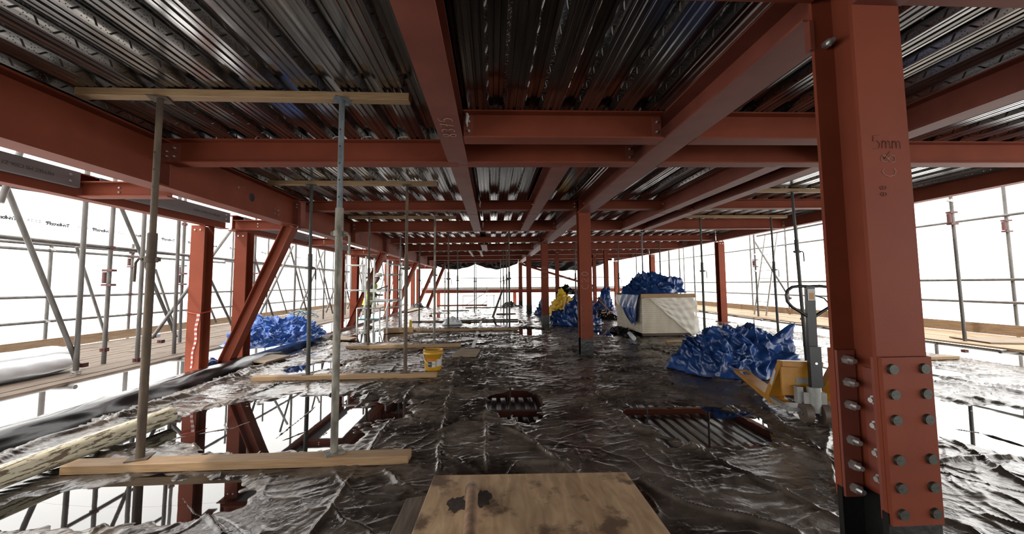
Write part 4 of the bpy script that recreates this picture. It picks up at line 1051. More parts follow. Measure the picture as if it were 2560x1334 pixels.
heap('tarpaulin', 'bright blue sunlit tarpaulin spread on the left walkway', 'tarpaulin', -5.55, 10.3, 0.2, 1.0, 1.75, 0.62, 33, M['bluelit'],
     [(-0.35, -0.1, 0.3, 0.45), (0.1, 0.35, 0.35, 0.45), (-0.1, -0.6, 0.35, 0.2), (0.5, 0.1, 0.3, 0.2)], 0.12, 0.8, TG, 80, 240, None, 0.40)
heap('tarpaulin', 'dark blue tarpaulin bundle on the floor between the third and second columns', 'tarpaulin', 3.2, 14.7, 0, 1.0, 0.85, 0.80, 47, M['blue'], [(0.1, 0.2, 0.4, 0.65), (-0.45, -0.1, 0.4, 0.3), (0.5, 0, 0.35, 0.35)], 0, 0.9, TG)
heap('tarpaulin', 'small pale blue tarpaulin bundle left of the third column', 'tarpaulin', 2.62, 19.8, 0, 0.5, 0.5, 0.78, 51, M['blue'], [(0, 0, 0.45, 0.75)], 0, 1, TG, 36, 90)
heap('tarpaulin', 'blue tarpaulin mound behind the yellow bundle', 'tarpaulin', 4.6, 19.6, 0, 1.0, 0.7, 1.15, 53, M['blue'], [(0, 0, 0.5, 0.7)], 0, 1, TG, 40, 100)
heap('tarpaulin', 'blue tarpaulin heap between the slim red posts left of the wrapped stack', 'tarpaulin', 5.35, 18.2, 0, 0.62, 0.6, 1.15, 57, M['blue'], [(0.3, 0, 0.4, 0.7), (-0.2, 0, 0.4, 0.3)], 0, 1, TG, 40, 100)
heap('tarpaulin', 'yellow sheet bundle between two red posts behind the third column', 'tarpaulin', 3.42, 18.4, 0, 0.62, 0.5, 1.1, 59, M['yellowtarp'], [(-0.1, 0, 0.5, 0.75), (0.5, 0, 0.3, 0.3)], 0, 1.0, 'coloured bundles far back', 40, 100)
heap('sheet_bundle', 'black plastic bundle on top of the yellow sheet', 'bundle', 3.62, 18.75, 1.02, 0.55, 0.4, 0.38, 61, M['blackpoly'], [(0, 0, 0.5, 0.6)], 0, 1.0, 'coloured bundles far back', 36, 90)
heap('sheet_bundle', 'black polythene heap on the floor left of the wrapped stack', 'bundle', 5.0, 16.9, 0, 0.75, 0.7, 0.36, 63, M['blackpoly'], [(0, 0, 0.5, 0.5)], 0, 1.0, 'coloured bundles far back', 36, 90)
heap('sheet_bundle', 'black polythene crumpled along the left foot of the wrapped stack', 'bundle', 4.02, 11.7, 0, 0.22, 1.2, 0.20, 64, M['blackpoly'], [(0, 0.3, 0.5, 0.5)], 0, 1.0, None, 36, 90)
heap('sack', 'white plastic sack lying on the floor in the middle distance', 'sack', -1.58, 15.2, 0, 0.42, 0.3, 0.30, 65, M['wrapwhite'], [(0, 0, 0.5, 0.5)], 0.3, 0.5, None, 30, 80)
heap('sheet_bundle', 'dark bundle at the foot of the fourth leaning strut', 'bundle', -5.05, 26.6, 0, 0.6, 0.4, 0.35, 66, M['blackpoly'], [(0, 0, 0.5, 0.5)], 0, 1.0, 'coloured bundles far back', 26, 60)
heap('sheet_bundle', 'dark polythene gathered round the farthest column base', 'bundle', 1.25, 26.9, 0, 0.75, 0.4, 0.33, 67, M['blackpoly'], [(0, 0, 0.5, 0.5)], 0, 1.0, 'coloured bundles far back', 26, 60)

# ---------------------------------------------------------------- wrapped stack of boards
st = thing('board_stack', (5.2, 12.05, 0.0), 'large pale stack of boards in clear plastic wrap on bearers', 'stack')
b = MB()
for k in range(17): b.box(4.35 + 0.004 * (k % 3), 5.92 - 0.004 * (k % 2), 10.95 + 0.003 * (k % 2), 13.2, 0.10 + k * 0.06, 0.10 + k * 0.06 + 0.0575)
b.build('boards', M['concrete'], st)
for yy in (11.02, 12.1, 13.1):
    b = MB(); b.box(4.34, 6.0, yy - 0.05, yy + 0.05, 1.125, 1.24); b.build('top_bearer', M['timber'], st)
for yy in (11.1, 12.1, 13.0):
    b = MB(); b.box(4.4, 5.95, yy - 0.06, yy + 0.06, 0.015, 0.10); b.build('bottom_bearer', M['timberold'], st)
n = 60; uu, vv = np.meshgrid(np.linspace(0, 1, n), np.linspace(0, 1, n))
lim = np.clip(1.12 - 1.25 * (1 - uu) ** 1.1, 0.03, 1)            # the wrap falls diagonally across the front
xx = 4.40 + 1.58 * uu; zz = 1.128 - vv * 1.08 * lim
yy = 10.925 - 0.022 * tri(3.0 * (uu * 0.9 + vv * 1.4) + 0.3 * noise2(uu * 4, vv * 4, 3)) - 0.018 * tri(5 * (uu - vv * 0.5)) - 0.01
wf = grid_mesh('wrap_front', xx, yy, zz, M['cling'], parent=st)
y2 = 10.9 + 2.2 * uu; x2 = 5.955 + 0.10 * vv ** 2 * (1 - uu) + 0.02 * tri(4 * (uu + vv * 0.6))
grid_mesh('wrap_side', x2, y2, 1.17 - vv * 1.12, M['cling'], parent=st)
lm = 0.30 + 0.25 * noise2(uu * 3, uu * 0 + 2, 5)
grid_mesh('wrap_corner', 4.33 - 0.02 * tri(5 * uu + vv), 11.5 + 1.7 * uu, 1.17 - vv * np.clip(lm, 0.1, 0.5), M['cling'], parent=st)
tp = heap('tarpaulin', 'blue tarpaulin piled on the wrapped stack with one corner hanging down', 'tarpaulin', 5.05, 11.85, 1.24, 0.98, 0.85, 0.62, 71, M['blue'], [(0.15, 0.0, 0.42, 0.5), (-0.4, 0, 0.42, 0.40), (0.8, -0.05, 0.22, 0.45)], 0.0, 0.7, TG, 80, 240, None, 0.45)
uu, vv = np.meshgrid(np.linspace(0, 1, 50), np.linspace(0, 1, 50))
wdt = np.where(vv < 0.55, 1.0, 1 - 0.75 * (vv - 0.55) / 0.45)
tooth = 0.16 * (tri(uu * 1.5 + 0.25) - 0.5)
Yf = 10.92 + 1.35 * (uu * wdt + 0.15 * vv); Zf = 1.36 - vv * (0.98 + tooth * vv)
Xf = 4.30 - 0.05 * np.sin(vv * 2.2) - 0.05 * tri(2.4 * uu + 0.4 * vv) - 0.03 * tri(5 * uu - 1.3 * vv)
Xf = np.where(vv < 0.14, Xf + (0.14 - vv) * 1.3, Xf)
grid_mesh('hanging_corner', Xf, Yf, Zf, M['blue'], parent=tp)
timber(4.55, 5.65, 9.95, 0.0, 0.10, 0.06, 'yellow pine timber on the floor just in front of the wrapped stack', 'timber', rz=0.1, group='loose timber offcuts')
b = MB(); b.tube((3.85, 10.3, 0.06), (4.05, 11.2, 0.07), 0.06, n=14); tag(b.build('polythene_roll', M['wrapwhite'], origin=(3.9, 10.6, 0)), 'short silvery polythene roll at the front left foot of the wrapped stack', 'roll')

# ---------------------------------------------------------------- pallet truck
def pallet_truck():
    root = thing('pallet_truck', (3.53, 4.10, 0), 'yellow hand pallet truck with black pump handle beside the nearest column', 'pallet truck')
    a = math.radians(-16)
    R = Matrix.Rotation(a, 3, 'Z'); o = Vector((3.53, 4.10, 0))
    T = lambda x, y, z: o + R @ Vector((x, y, z))
    ex = R @ Vector((1, 0, 0)); ey = R @ Vector((0, 1, 0)); ez = Vector((0, 0, 1))
    def pr(mb, poly, x0, x1):          # polygon in (y,z), extruded across x
        mb.prism(poly, T(x0, 0, 0), ey, ez, ex * (x1 - x0))
    for sx in (-0.19, 0.34):
        b = MB(); w = 0.085
        y0, y1 = 0.40, 1.70; z0, z1 = 0.155, 0.215
        zt0 = 0.13
        # fork blade: channel with a slot near the tip
        def q(y): return z0 + (z1 - z0) * (y - y0) / (y1 - y0)
        for (xa, xb, ya, yb) in ((-w, w, y0, y1 - 0.30), (-w, -w * 0.62, y1 - 0.30, y1 - 0.10), (w * 0.62, w, y1 - 0.30, y1 - 0.10), (-w, w, y1 - 0.10, y1)):
            pr(b, [(ya, q(ya)), (yb, q(yb)), (yb, q(yb) - 0.012), (ya, q(ya) - 0.012)], sx + xa, sx + xb)
        for s in (-1, 1):
            pr(b, [(y0, q(y0)), (y1, q(y1)), (y1, q(y1) - 0.045), (y0, q(y0) - 0.075)], sx + s * w - 0.005, sx + s * w + 0.005)
        pr(b, [(y0 - 0.05, q(y0)), (y0, q(y0)), (y0, 0.085), (y0 - 0.05, 0.085)], sx - w, sx + w)
        b.build('fork', M['yellow'], root)
        b = MB(); pr(b, [(y0 + 0.06, 0.155), (y0 + 0.17, 0.165), (0.18, 0.62), (0.06, 0.62)], sx - w, sx + w)
        b.build('side_bracket', M['yellow'], root)
        b = MB(); b.tube(T(sx - 0.04, y1 - 0.18, 0.045), T(sx + 0.04, y1 - 0.18, 0.045), 0.043, n=20); b.build('load_roller', M['wheel'], root)
        b = MB(); pr(b, [(y1 - 0.36, 0.17), (y1 - 0.33, 0.19), (y1 - 0.15, 0.055), (y1 - 0.19, 0.035)], sx - 0.05, sx - 0.042); pr(b, [(y1 - 0.36, 0.17), (y1 - 0.33, 0.19), (y1 - 0.15, 0.055), (y1 - 0.19, 0.035)], sx + 0.042, sx + 0.05); b.build('roller_bracket', M['black'], root)
    b = MB(); pr(b, [(0.05, 0.60), (0.19, 0.60), (0.19, 0.645), (0.05, 0.66)], -0.27, 0.13); b.build('top_plate', M['yellow'], root)
    b = MB(); pr(b, [(0.09, 0.27), (0.12, 0.27), (0.12, 0.60), (0.09, 0.60)], -0.27, 0.10); b.build('battery_panel', M['yellow'], root)
    b = MB(); b.obox(T(-0.06, 0.087, 0.44), ex, ey, ez, 0.07, 0.003, 0.03); b.build('rating_plate', M['greyiron'], root)
    b = MB(); b.obox(T(-0.277, 0.30, 0.42), (R @ Vector((0, -0.55, 0.835))), ex, (R @ Vector((0, 0.835, 0.55))), 0.12, 0.002, 0.025); b.build('warning_label', M['white'], root)
    b = MB(); b.tube(T(0, 0.0, 0.13), T(0, 0.0, 0.40), 0.065, n=20); b.tube(T(0, 0.0, 0.40), T(0, 0.0, 0.46), 0.035, n=16); b.obox(T(0, 0.03, 0.24), ex, ey, ez, 0.11, 0.06, 0.10); b.obox(T(-0.13, 0.04, 0.30), ex, ey, ez, 0.03, 0.04, 0.09); b.build('pump', M['greyiron'], root)
    b = MB()
    for k in range(7): b.tube(T(0.03, 0.02, 0.30 + k * 0.02), T(0.03, 0.02, 0.312 + k * 0.02), 0.05, n=16)
    b.build('spring', M['chrome'], root)
    b = MB(); b.obox(T(0.05, 0.14, 0.13), ex, ey, ez, 0.30, 0.10, 0.02); b.obox(T(-0.25, 0.25, 0.14), ex, ey, ez, 0.03, 0.18, 0.02); b.obox(T(0.25, 0.25, 0.14), ex, ey, ez, 0.03, 0.18, 0.02); b.build('steer_plate', M['greyiron'], root)
    for sx in (-0.085, 0.085):
        b = MB(); n = 26
        c0 = T(sx - 0.035, 0.0, 0.112); c1_ = T(sx + 0.035, 0.0, 0.112)
        b.tube(c0, c1_, 0.112, n=28); wh = b.build('steer_wheel', M['wheel'], root)
        b = MB(); b.tube(T(sx - 0.04, 0, 0.112), T(sx + 0.04, 0, 0.112), 0.028, n=16); h = MB(); b.build('hub', M['chrome'], wh)
    b = MB(); b.obox((T(0.02, 0.03, 0.40) + T(0.02, 0.0, 1.50)) / 2, ex, ey, (T(0.02, 0.0, 1.50) - T(0.02, 0.03, 0.40)).normalized(), 0.042, 0.026, 0.55)
    b.obox(T(0.02, -0.01, 0.62), ex, ey, ez, 0.055, 0.035, 0.22); hd = b.build('handle_shaft', M['black'], root)
    b = MB(); b.tube(T(0.02, -0.045, 0.66), T(0.02, -0.05, 0.66), 0.013, n=12); b.build('pivot_pin', M['chrome'], hd)
    b = MB()
    for s in (-1, 1):
        pts = []
        for x, z in ((0.0, 1.50), (0.10, 1.505), (0.17, 1.495), (0.215, 1.46), (0.235, 1.40), (0.225, 1.33), (0.18, 1.27), (0.10, 1.215), (0.04, 1.17)):
            pts.append(T(0.02 + s * x, 0.0, z))
        b.path(pts, 0.0165, 10)
    b.build('handle_loop', M['black'], root)
    b = MB(); b.path([T(0.06, -0.02, 1.40), T(0.14, -0.03, 1.37), T(0.19, -0.03, 1.30)], 0.008, 8); b.build('release_lever', M['black'], root)
    b = MB(); b.obox(T(0.02, -0.030, 1.41), ex, ey, ez, 0.036, 0.003, 0.065); lb = b.build('handle_label', M['white'], root)
    b = MB(); b.obox(T(0.02, -0.034, 1.395), ex, ey, ez, 0.022, 0.001, 0.035); b.build('label_print', M['yellow'], lb)
pallet_truck()

# ---------------------------------------------------------------- bucket
def bucket():
    root = thing('bucket', (-1.09, 7.14, 0.0), 'yellow plastic bucket with printed label standing on the wet sheet', 'bucket')
    x, y = -1.09, 7.14
    b = MB(); b.lathe([(0.0, 0.01), (0.150, 0.01), (0.153, 0.03), (0.168, 0.30), (0.176, 0.302), (0.176, 0.315), (0.170, 0.318), (0.171, 0.36), (0.178, 0.362), (0.178, 0.375), (0.166, 0.375), (0.160, 0.30), (0.145, 0.05), (0.0, 0.05)], (x, y, 0), 40)
    b.build('pail', M['bucket'], root)
    b = MB(); b.lathe([(0.0, 0.345), (0.163, 0.345)], (x, y, 0), 30); b.build('contents', M['greyiron'], root)
    def patch(name, m, a0, a1, z0, z1, r=0.0025, parent=root):
        b = MB(); n = 10; vs = []
        for z in (z0, z1):
            for k in range(n + 1):
                a = a0 + (a1 - a0) * k / n; rr = 0.150 + 0.018 * z / 0.30 + r
                vs.append((x + rr * math.cos(a), y + rr * math.sin(a), z))
        b.add(vs, [(k, k + 1, n + 2 + k, n + 1 + k) for k in range(n)], True)
        return b.build(name, m, parent)
    A = -math.pi / 2
    l1 = patch('label', M['white'], A - 0.50, A + 0.42, 0.08, 0.185)
    patch('label_print', M['darklabel'], A - 0.46, A + 0.0, 0.085, 0.18, 0.004, l1)
    patch('label_logo', M['redlabel'], A - 0.50, A + 0.42, 0.19, 0.235, 0.0035, l1)
    patch('label', M['white'], A + 0.52, A + 1.35, 0.09, 0.22)
    b = MB(); pts = []
    for k in range(21):
        t = math.pi * k / 20; pts.append((x - 0.175 * math.cos(t), y - 0.175 * math.sin(t) * 0.98 - 0.01, 0.335 - 0.20 * math.sin(t)))
    b.path(pts, 0.0035, 6); b.build('handle', M['chrome'], root)
    for s in (-1, 1):
        b = MB(); b.tube((x + s * 0.165, y - 0.01, 0.335), (x + s * 0.19, y - 0.01, 0.335), 0.014, n=12); b.build('handle_lug', M['bucket'], root)
bucket()

# ---------------------------------------------------------------- boards and things lying about
def slab(pts, z, t, name, m, label, cat='board', group=None):
    b = MB(); c = Vector((sum(p[0] for p in pts) / len(pts), sum(p[1] for p in pts) / len(pts), z))
    b.prism([(p[0] - c.x, p[1] - c.y) for p in pts], c, (1, 0, 0), (0, 1, 0), (0, 0, t))
    o = b.build(name, M[m], origin=c)
    bv = o.modifiers.new('bevel', 'BEVEL'); bv.width = 0.003; bv.segments = 1
    return tag(o, label, cat, group)
pl = slab([(-0.465, 3.13), (1.055, 3.08), (1.06, 1.9), (-0.515, 1.9)], 0.035, 0.022, 'plywood_sheet', 'ply', 'large stained plywood board on the floor at the bottom of the picture')
slab([(-0.62, 2.86), (-0.44, 2.90), (-0.40, 1.9), (-0.66, 1.9)], 0.012, 0.022, 'plank', 'timberold', 'brown plank end sticking out under the left edge of the large plywood board')
# rusty bar leaning out of a ragged hole in the plywood
root = thing('steel_bar', (-0.15, 2.80, 0.05), 'rusty steel bar with a rounded end standing out of the large plywood board', 'bar')
b = MB(); b.path([(-0.150, 2.815, 0.058), (-0.147, 2.76, 0.125), (-0.115, 2.0, 0.36), (-0.08, 1.3, 0.56)], [0.040, 0.040, 0.034, 0.032], 18); b.build('tube', M['rustbar'], root)
b = MB(); b.tube((-0.153, 2.90, 0.058), (-0.150, 2.78, 0.112), 0.052, 0.050, 10); b.build('end_cap', M['board'], root)
rs = random.Random(4)
for cx, cy, rx, ry in ((-0.245, 2.72, 0.07, 0.11), (-0.07, 2.78, 0.055, 0.13)):
    b = MB(); n = 18; b.add([(cx, cy, 0.0585)] + [(cx + rx * (0.6 + 0.6 * rs.random()) * math.cos(2 * math.pi * k / n), cy + ry * (0.6 + 0.6 * rs.random()) * math.sin(2 * math.pi * k / n), 0.0585) for k in range(n)], [(0, 1 + k, 1 + (k + 1) % n) for k in range(n)])
    b.build('ragged_hole', M['hole'], pl)
slab([(-0.87, 8.28), (-0.36, 8.25), (-0.29, 9.0), (-0.76, 9.1)], 0.012, 0.05, 'board_offcut', 'board', 'square brown board on the floor right of the yellow bucket')
slab([(-5.15, 8.10), (-4.41, 7.74), (-4.30, 8.45), (-5.1, 8.75)], 0.05, 0.035, 'board_offcut', 'board', 'flat brown board at the foot of the nearest leaning strut')
slab([(-3.55, 12.72), (-2.62, 12.85), (-2.65, 12.98), (-3.58, 12.85)], 0.005, 0.15, 'timber_offcut', 'timber', 'orange brown timber offcut on edge in front of the blue grey prop', 'timber')
slab([(-5.4, 22.3), (-4.73, 21.8), (-4.5, 25.2), (-5.3, 25.8)], 0.03, 0.04, 'board_offcut', 'board', 'pale board lying far left near the third leaning strut')
slab([(-4.6, 11.2), (-4.0, 11.0), (-3.95, 11.5), (-4.6, 11.7)], 0.02, 0.03, 'board_offcut', 'board', 'brown board beside the right end of the bright blue tarpaulin')
b = MB(); b.lathe([(0.13, 0.0), (0.13, 0.08), (0.05, 0.10), (0.045, 0.30), (0.03, 0.34), (0.0, 0.34)], (-2.85, 13.5, 0.0), 20)
tag(b.build('yellow_cone_base', M['yellowtarp'], origin=(-2.85, 13.5, 0)), 'small yellow stand on the floor behind the timber offcut', 'stand')
b = MB(); b.box(-0.53, -0.44, 9.5, 16.6, 0.006, 0.018)
tag(b.build('lap_tape', M['pale'], origin=(-0.48, 13, 0.006)), 'pale straight tape strip on the sheeting running into the distance', 'tape')
# weathered cream pole
b = MB(); b.path([(-3.66, 4.62, 0.105), (-3.70, 4.2, 0.103), (-3.80, 3.24, 0.10), (-3.93, 2.0, 0.098)], 0.088, 20)
m, nt, bs = new_mat('peeling_cream_paint')
tc = N(nt, 'ShaderNodeTexCoord'); mp = N(nt, 'ShaderNodeMapping'); mp.inputs['Scale'].default_value = (9, 1.3, 9); nt.links.new(tc.outputs['Object'], mp.inputs[0])
nz = N(nt, 'ShaderNodeTexNoise'); nz.inputs['Scale'].default_value = 4.5; nz.inputs['Detail'].default_value = 8; nz.inputs['Roughness'].default_value = 0.65; nt.links.new(mp.outputs[0], nz.inputs['Vector'])
rp = N(nt, 'ShaderNodeValToRGB'); rp.color_ramp.elements[0].position = 0.44; rp.color_ramp.elements[0].color = (0.15, 0.11, 0.07, 1); rp.color_ramp.elements[1].position = 0.48; rp.color_ramp.elements[1].color = (0.66, 0.60, 0.44, 1)
nt.links.new(nz.outputs[0], rp.inputs[0]); nt.links.new(rp.outputs[0], bs.inputs['Base Color']); bs.inputs['Roughness'].default_value = 0.6
tag(b.build('pole', m, origin=(-3.8, 3.3, 0.1)), 'thick round pole with peeling cream paint lying on the near left floor', 'pole')
# white rolls on the walkway
def roll(p, q, r, label, seed):
    p = Vector(p); q = Vector(q); d = q - p; n = 40; na = 30
    tt, aa = np.meshgrid(np.linspace(0, 1, n), np.linspace(0, 2 * math.pi, na), indexing='ij')
    s = d.cross(Vector((0, 0, 1))).normalized()
    rr = r * (1 + 0.10 * noise2(tt * 6, np.cos(aa) * 2 + seed, seed) + 0.06 * tri(tt * 9 + aa))
    rr = rr * np.clip(np.minimum(tt, 1 - tt) * 14 + 0.05, 0.05, 1) ** 0.35
    rr[:, -1] = rr[:, 0]
    X = p.x + d.x * tt + s.x * rr * np.cos(aa); Y = p.y + d.y * tt + s.y * rr * np.cos(aa); Z = p.z + d.z * tt + rr * np.sin(aa) * 0.85
    o = grid_mesh('plastic_roll', X, Y, Z, M['wrapwhite'], origin=tuple(p))
    tag(o, label, 'roll', 'white rolls on the left walkway')
roll((-6.9, 6.75, 0.36), (-7.05, 4.0, 0.36), 0.165, 'white plastic wrapped roll on the left walkway, front one', 3)
roll((-7.9, 7.6, 0.36), (-8.2, 4.0, 0.36), 0.165, 'white plastic wrapped roll on the left walkway, behind the front one', 9)
# barrier tape on the nearest left column
t = MB()
yb = 7.425
t.path([(-5.70, yb, 1.10), (-5.60, yb - 0.012, 1.07), (-5.46, yb - 0.012, 1.05), (-5.42, yb + 0.05, 1.07), (-5.42, yb + 0.27, 1.09)], 0.010, 6)
tp_ = t.build('barrier_tape', M['tapered'], origin=(-5.47, yb, 1.05)); tag(tp_, 'red and white barrier tape tied round the nearest left column', 'tape')
def ribbon(name, pts, w, m):
    b = MB(); vs = []
    for k, p in enumerate(pts):
        a = 0.5 * math.sin(k * 1.4); vs += [(p[0] - w * math.cos(a), p[1] - 0.01 - w * math.sin(a), p[2]), (p[0] + w * math.cos(a), p[1] - 0.01 + w * math.sin(a), p[2])]
    b.add(vs, [(2 * i, 2 * i + 1, 2 * i + 3, 2 * i + 2) for i in range(len(pts) - 1)], True)
    return b.build(name, m, tp_)
P_ = [(-5.47 - 0.09 * max(0, (1.05 - z)) ** 1.5 + 0.012 * math.sin(z * 14), yb - 0.01, z) for z in np.linspace(1.05, 0.06, 24)]
for k in range(0, 23, 2):
    ribbon('tape_tail_white', P_[k:k + 2], 0.026 - 0.0006 * k, M['white'])
    ribbon('tape_tail_red', P_[k + 1:k + 3], 0.026 - 0.0006 * k, M['tapered'])
# rope coil
b = MB(); rs = random.Random(9)
for k in range(7):
    cx = -5.6 + rs.uniform(-0.25, 0.35); cy = 11.75 + rs.uniform(-0.2, 0.2); r0 = rs.uniform(0.12, 0.26); zz = 0.62 + rs.uniform(0, 0.18)
    b.path([(cx + r0 * math.cos(2 * math.pi * i / 16), cy + r0 * 0.8 * math.sin(2 * math.pi * i / 16), zz + 0.05 * math.sin(i * 0.8 + k)) for i in range(17)], 0.011, 6)
tag(b.build('rope', M['cyanrope'], origin=(-5.55, 11.75, 0.6)), 'pale blue rope coil lying on the bright blue tarpaulin', 'rope')
# blue drum-like wrap between the nearest left columns
heap('tarpaulin', 'small blue scrap of sheet between the nearest left column and strut', 'tarpaulin', -5.5, 7.85, 0.0, 0.13, 0.16, 0.22, 83, M['blue'], [(0, 0, 0.5, 0.4)], 0, 0.4, TG, 20, 50)

# ---------------------------------------------------------------- ladder
root = thing('ladder', (10.8, 14.9, 0.24), 'slim aluminium ladder leaning on the right scaffold', 'ladder')
A0, A1 = Vector((10.8, 15.28, 0.24)), Vector((10.9, 14.55, 3.45)); B0, B1 = Vector((10.8, 14.60, 0.24)), Vector((10.9, 13.9, 3.45))
for p, q in ((A0, A1), (B0, B1)):
    b = MB(); b.tube(p, q, 0.03, n=8); b.build('stile', M['alu'], root)
for k in range(10):
    f = 0.07 + k * 0.097
    b = MB(); b.tube(A0.lerp(A1, f), B0.lerp(B1, f), 0.014, n=8); b.build('rung', M['alu'], root)

# ---------------------------------------------------------------- podium platform
root = thing('podium_platform', (-3.8, 12.8, 0), 'aluminium podium work platform with guard rails and teal step', 'platform')
def pt(nm, pts, r=0.026, m='alu'):
    b = MB(); b.path(pts, r, 10); b.build(nm, M[m], root)
for x, y, z0, z1 in ((-4.12, 12.62, 0.0, 2.5), (-3.42, 12.62, 0.0, 2.4), (-4.12, 13.5, 0.0, 2.5), (-3.18, 13.5, 0.0, 2.35)): pt('post', [(x, y, z0), (x, y, z1)], 0.03)
for x in (-4.62, -4.20): pt('gate_post', [(x, 12.66, 1.34), (x, 12.66, 2.26)], 0.03)
for z in (1.40, 2.21): pt('guard_rail', [(-4.78, 12.62, z), (-4.1, 12.62, z)])
for z in (1.05, 1.40): pt('guard_rail', [(-4.12, 12.62, z), (-3.42, 12.62, z)])
for z in (0.83, 1.05, 1.40, 1.92, 2.25): pt('guard_rail', [(-3.42, 12.62, z), (-3.18, 13.5, z)])
for z in (1.05, 1.92): pt('guard_rail', [(-4.12, 13.5, z), (-3.18, 13.5, z)])
b = MB(); b.box(-4.05, -3.3, 12.75, 13.45, 1.0, 1.03); b.build('deck', M['alu'], root)
b = MB(); b.box(-3.95, -3.46, 12.52, 12.60, 1.34, 1.44); b.build('tool_tray', M['alu'], root)
for x in (-4.23, -3.53):
    pt('step_leg', [(x, 12.2, 0.0), (x, 12.2, 0.84), (x + 0.03, 12.62, 0.86)], 0.024)
    pt('step_stile', [(x + 0.06, 12.3, 0.48), (x + 0.17, 12.6, 1.05)], 0.02)
pt('guard_rail', [(-4.23, 12.2, 0.84), (-3.53, 12.2, 0.84)], 0.02)
b = MB(); b.box(-4.20, -3.56, 12.16, 12.46, 0.47, 0.51); b.build('step_tread', M['teal'], root)
b = MB(); b.obox((-3.55, 12.52, 1.475), (0.94, 0, 0.34), (0, 1, 0), (-0.34, 0, 0.94), 0.17, 0.09, 0.014); tag(b.build('tablet', M['black'], origin=(-3.6, 12.55, 1.46)), 'black folder resting on the podium tool tray', 'folder')

# ---------------------------------------------------------------- person behind the podium
def skin_mesh(name, pts, edges, rad, mlist, zfun, loc):
    me = bpy.data.meshes.new('tmp'); me.from_pydata(pts, edges, [])
    ob = bpy.data.objects.new('tmp', me); COL.objects.link(ob)
    sk = ob.modifiers.new('s', 'SKIN'); sk.use_smooth_shade = True
    sv = me.skin_vertices[0].data
    for i, r in enumerate(rad): sv[i].radius = (r, r) if not isinstance(r, tuple) else r
    sv[0].use_root = True
    sb = ob.modifiers.new('b', 'SUBSURF'); sb.levels = 2
    bpy.context.view_layer.update()
    dg = bpy.context.evaluated_depsgraph_get()
    m2 = bpy.data.meshes.new_from_object(ob.evaluated_get(dg))
    bpy.data.objects.remove(ob)
    m2.name = name
    m2.materials.clear()
    for m in mlist: m2.materials.append(m)
    for p in m2.polygons:
        p.material_index = zfun(p.center); p.use_smooth = True
    o = bpy.data.objects.new(name, m2); COL.objects.link(o)
    return o
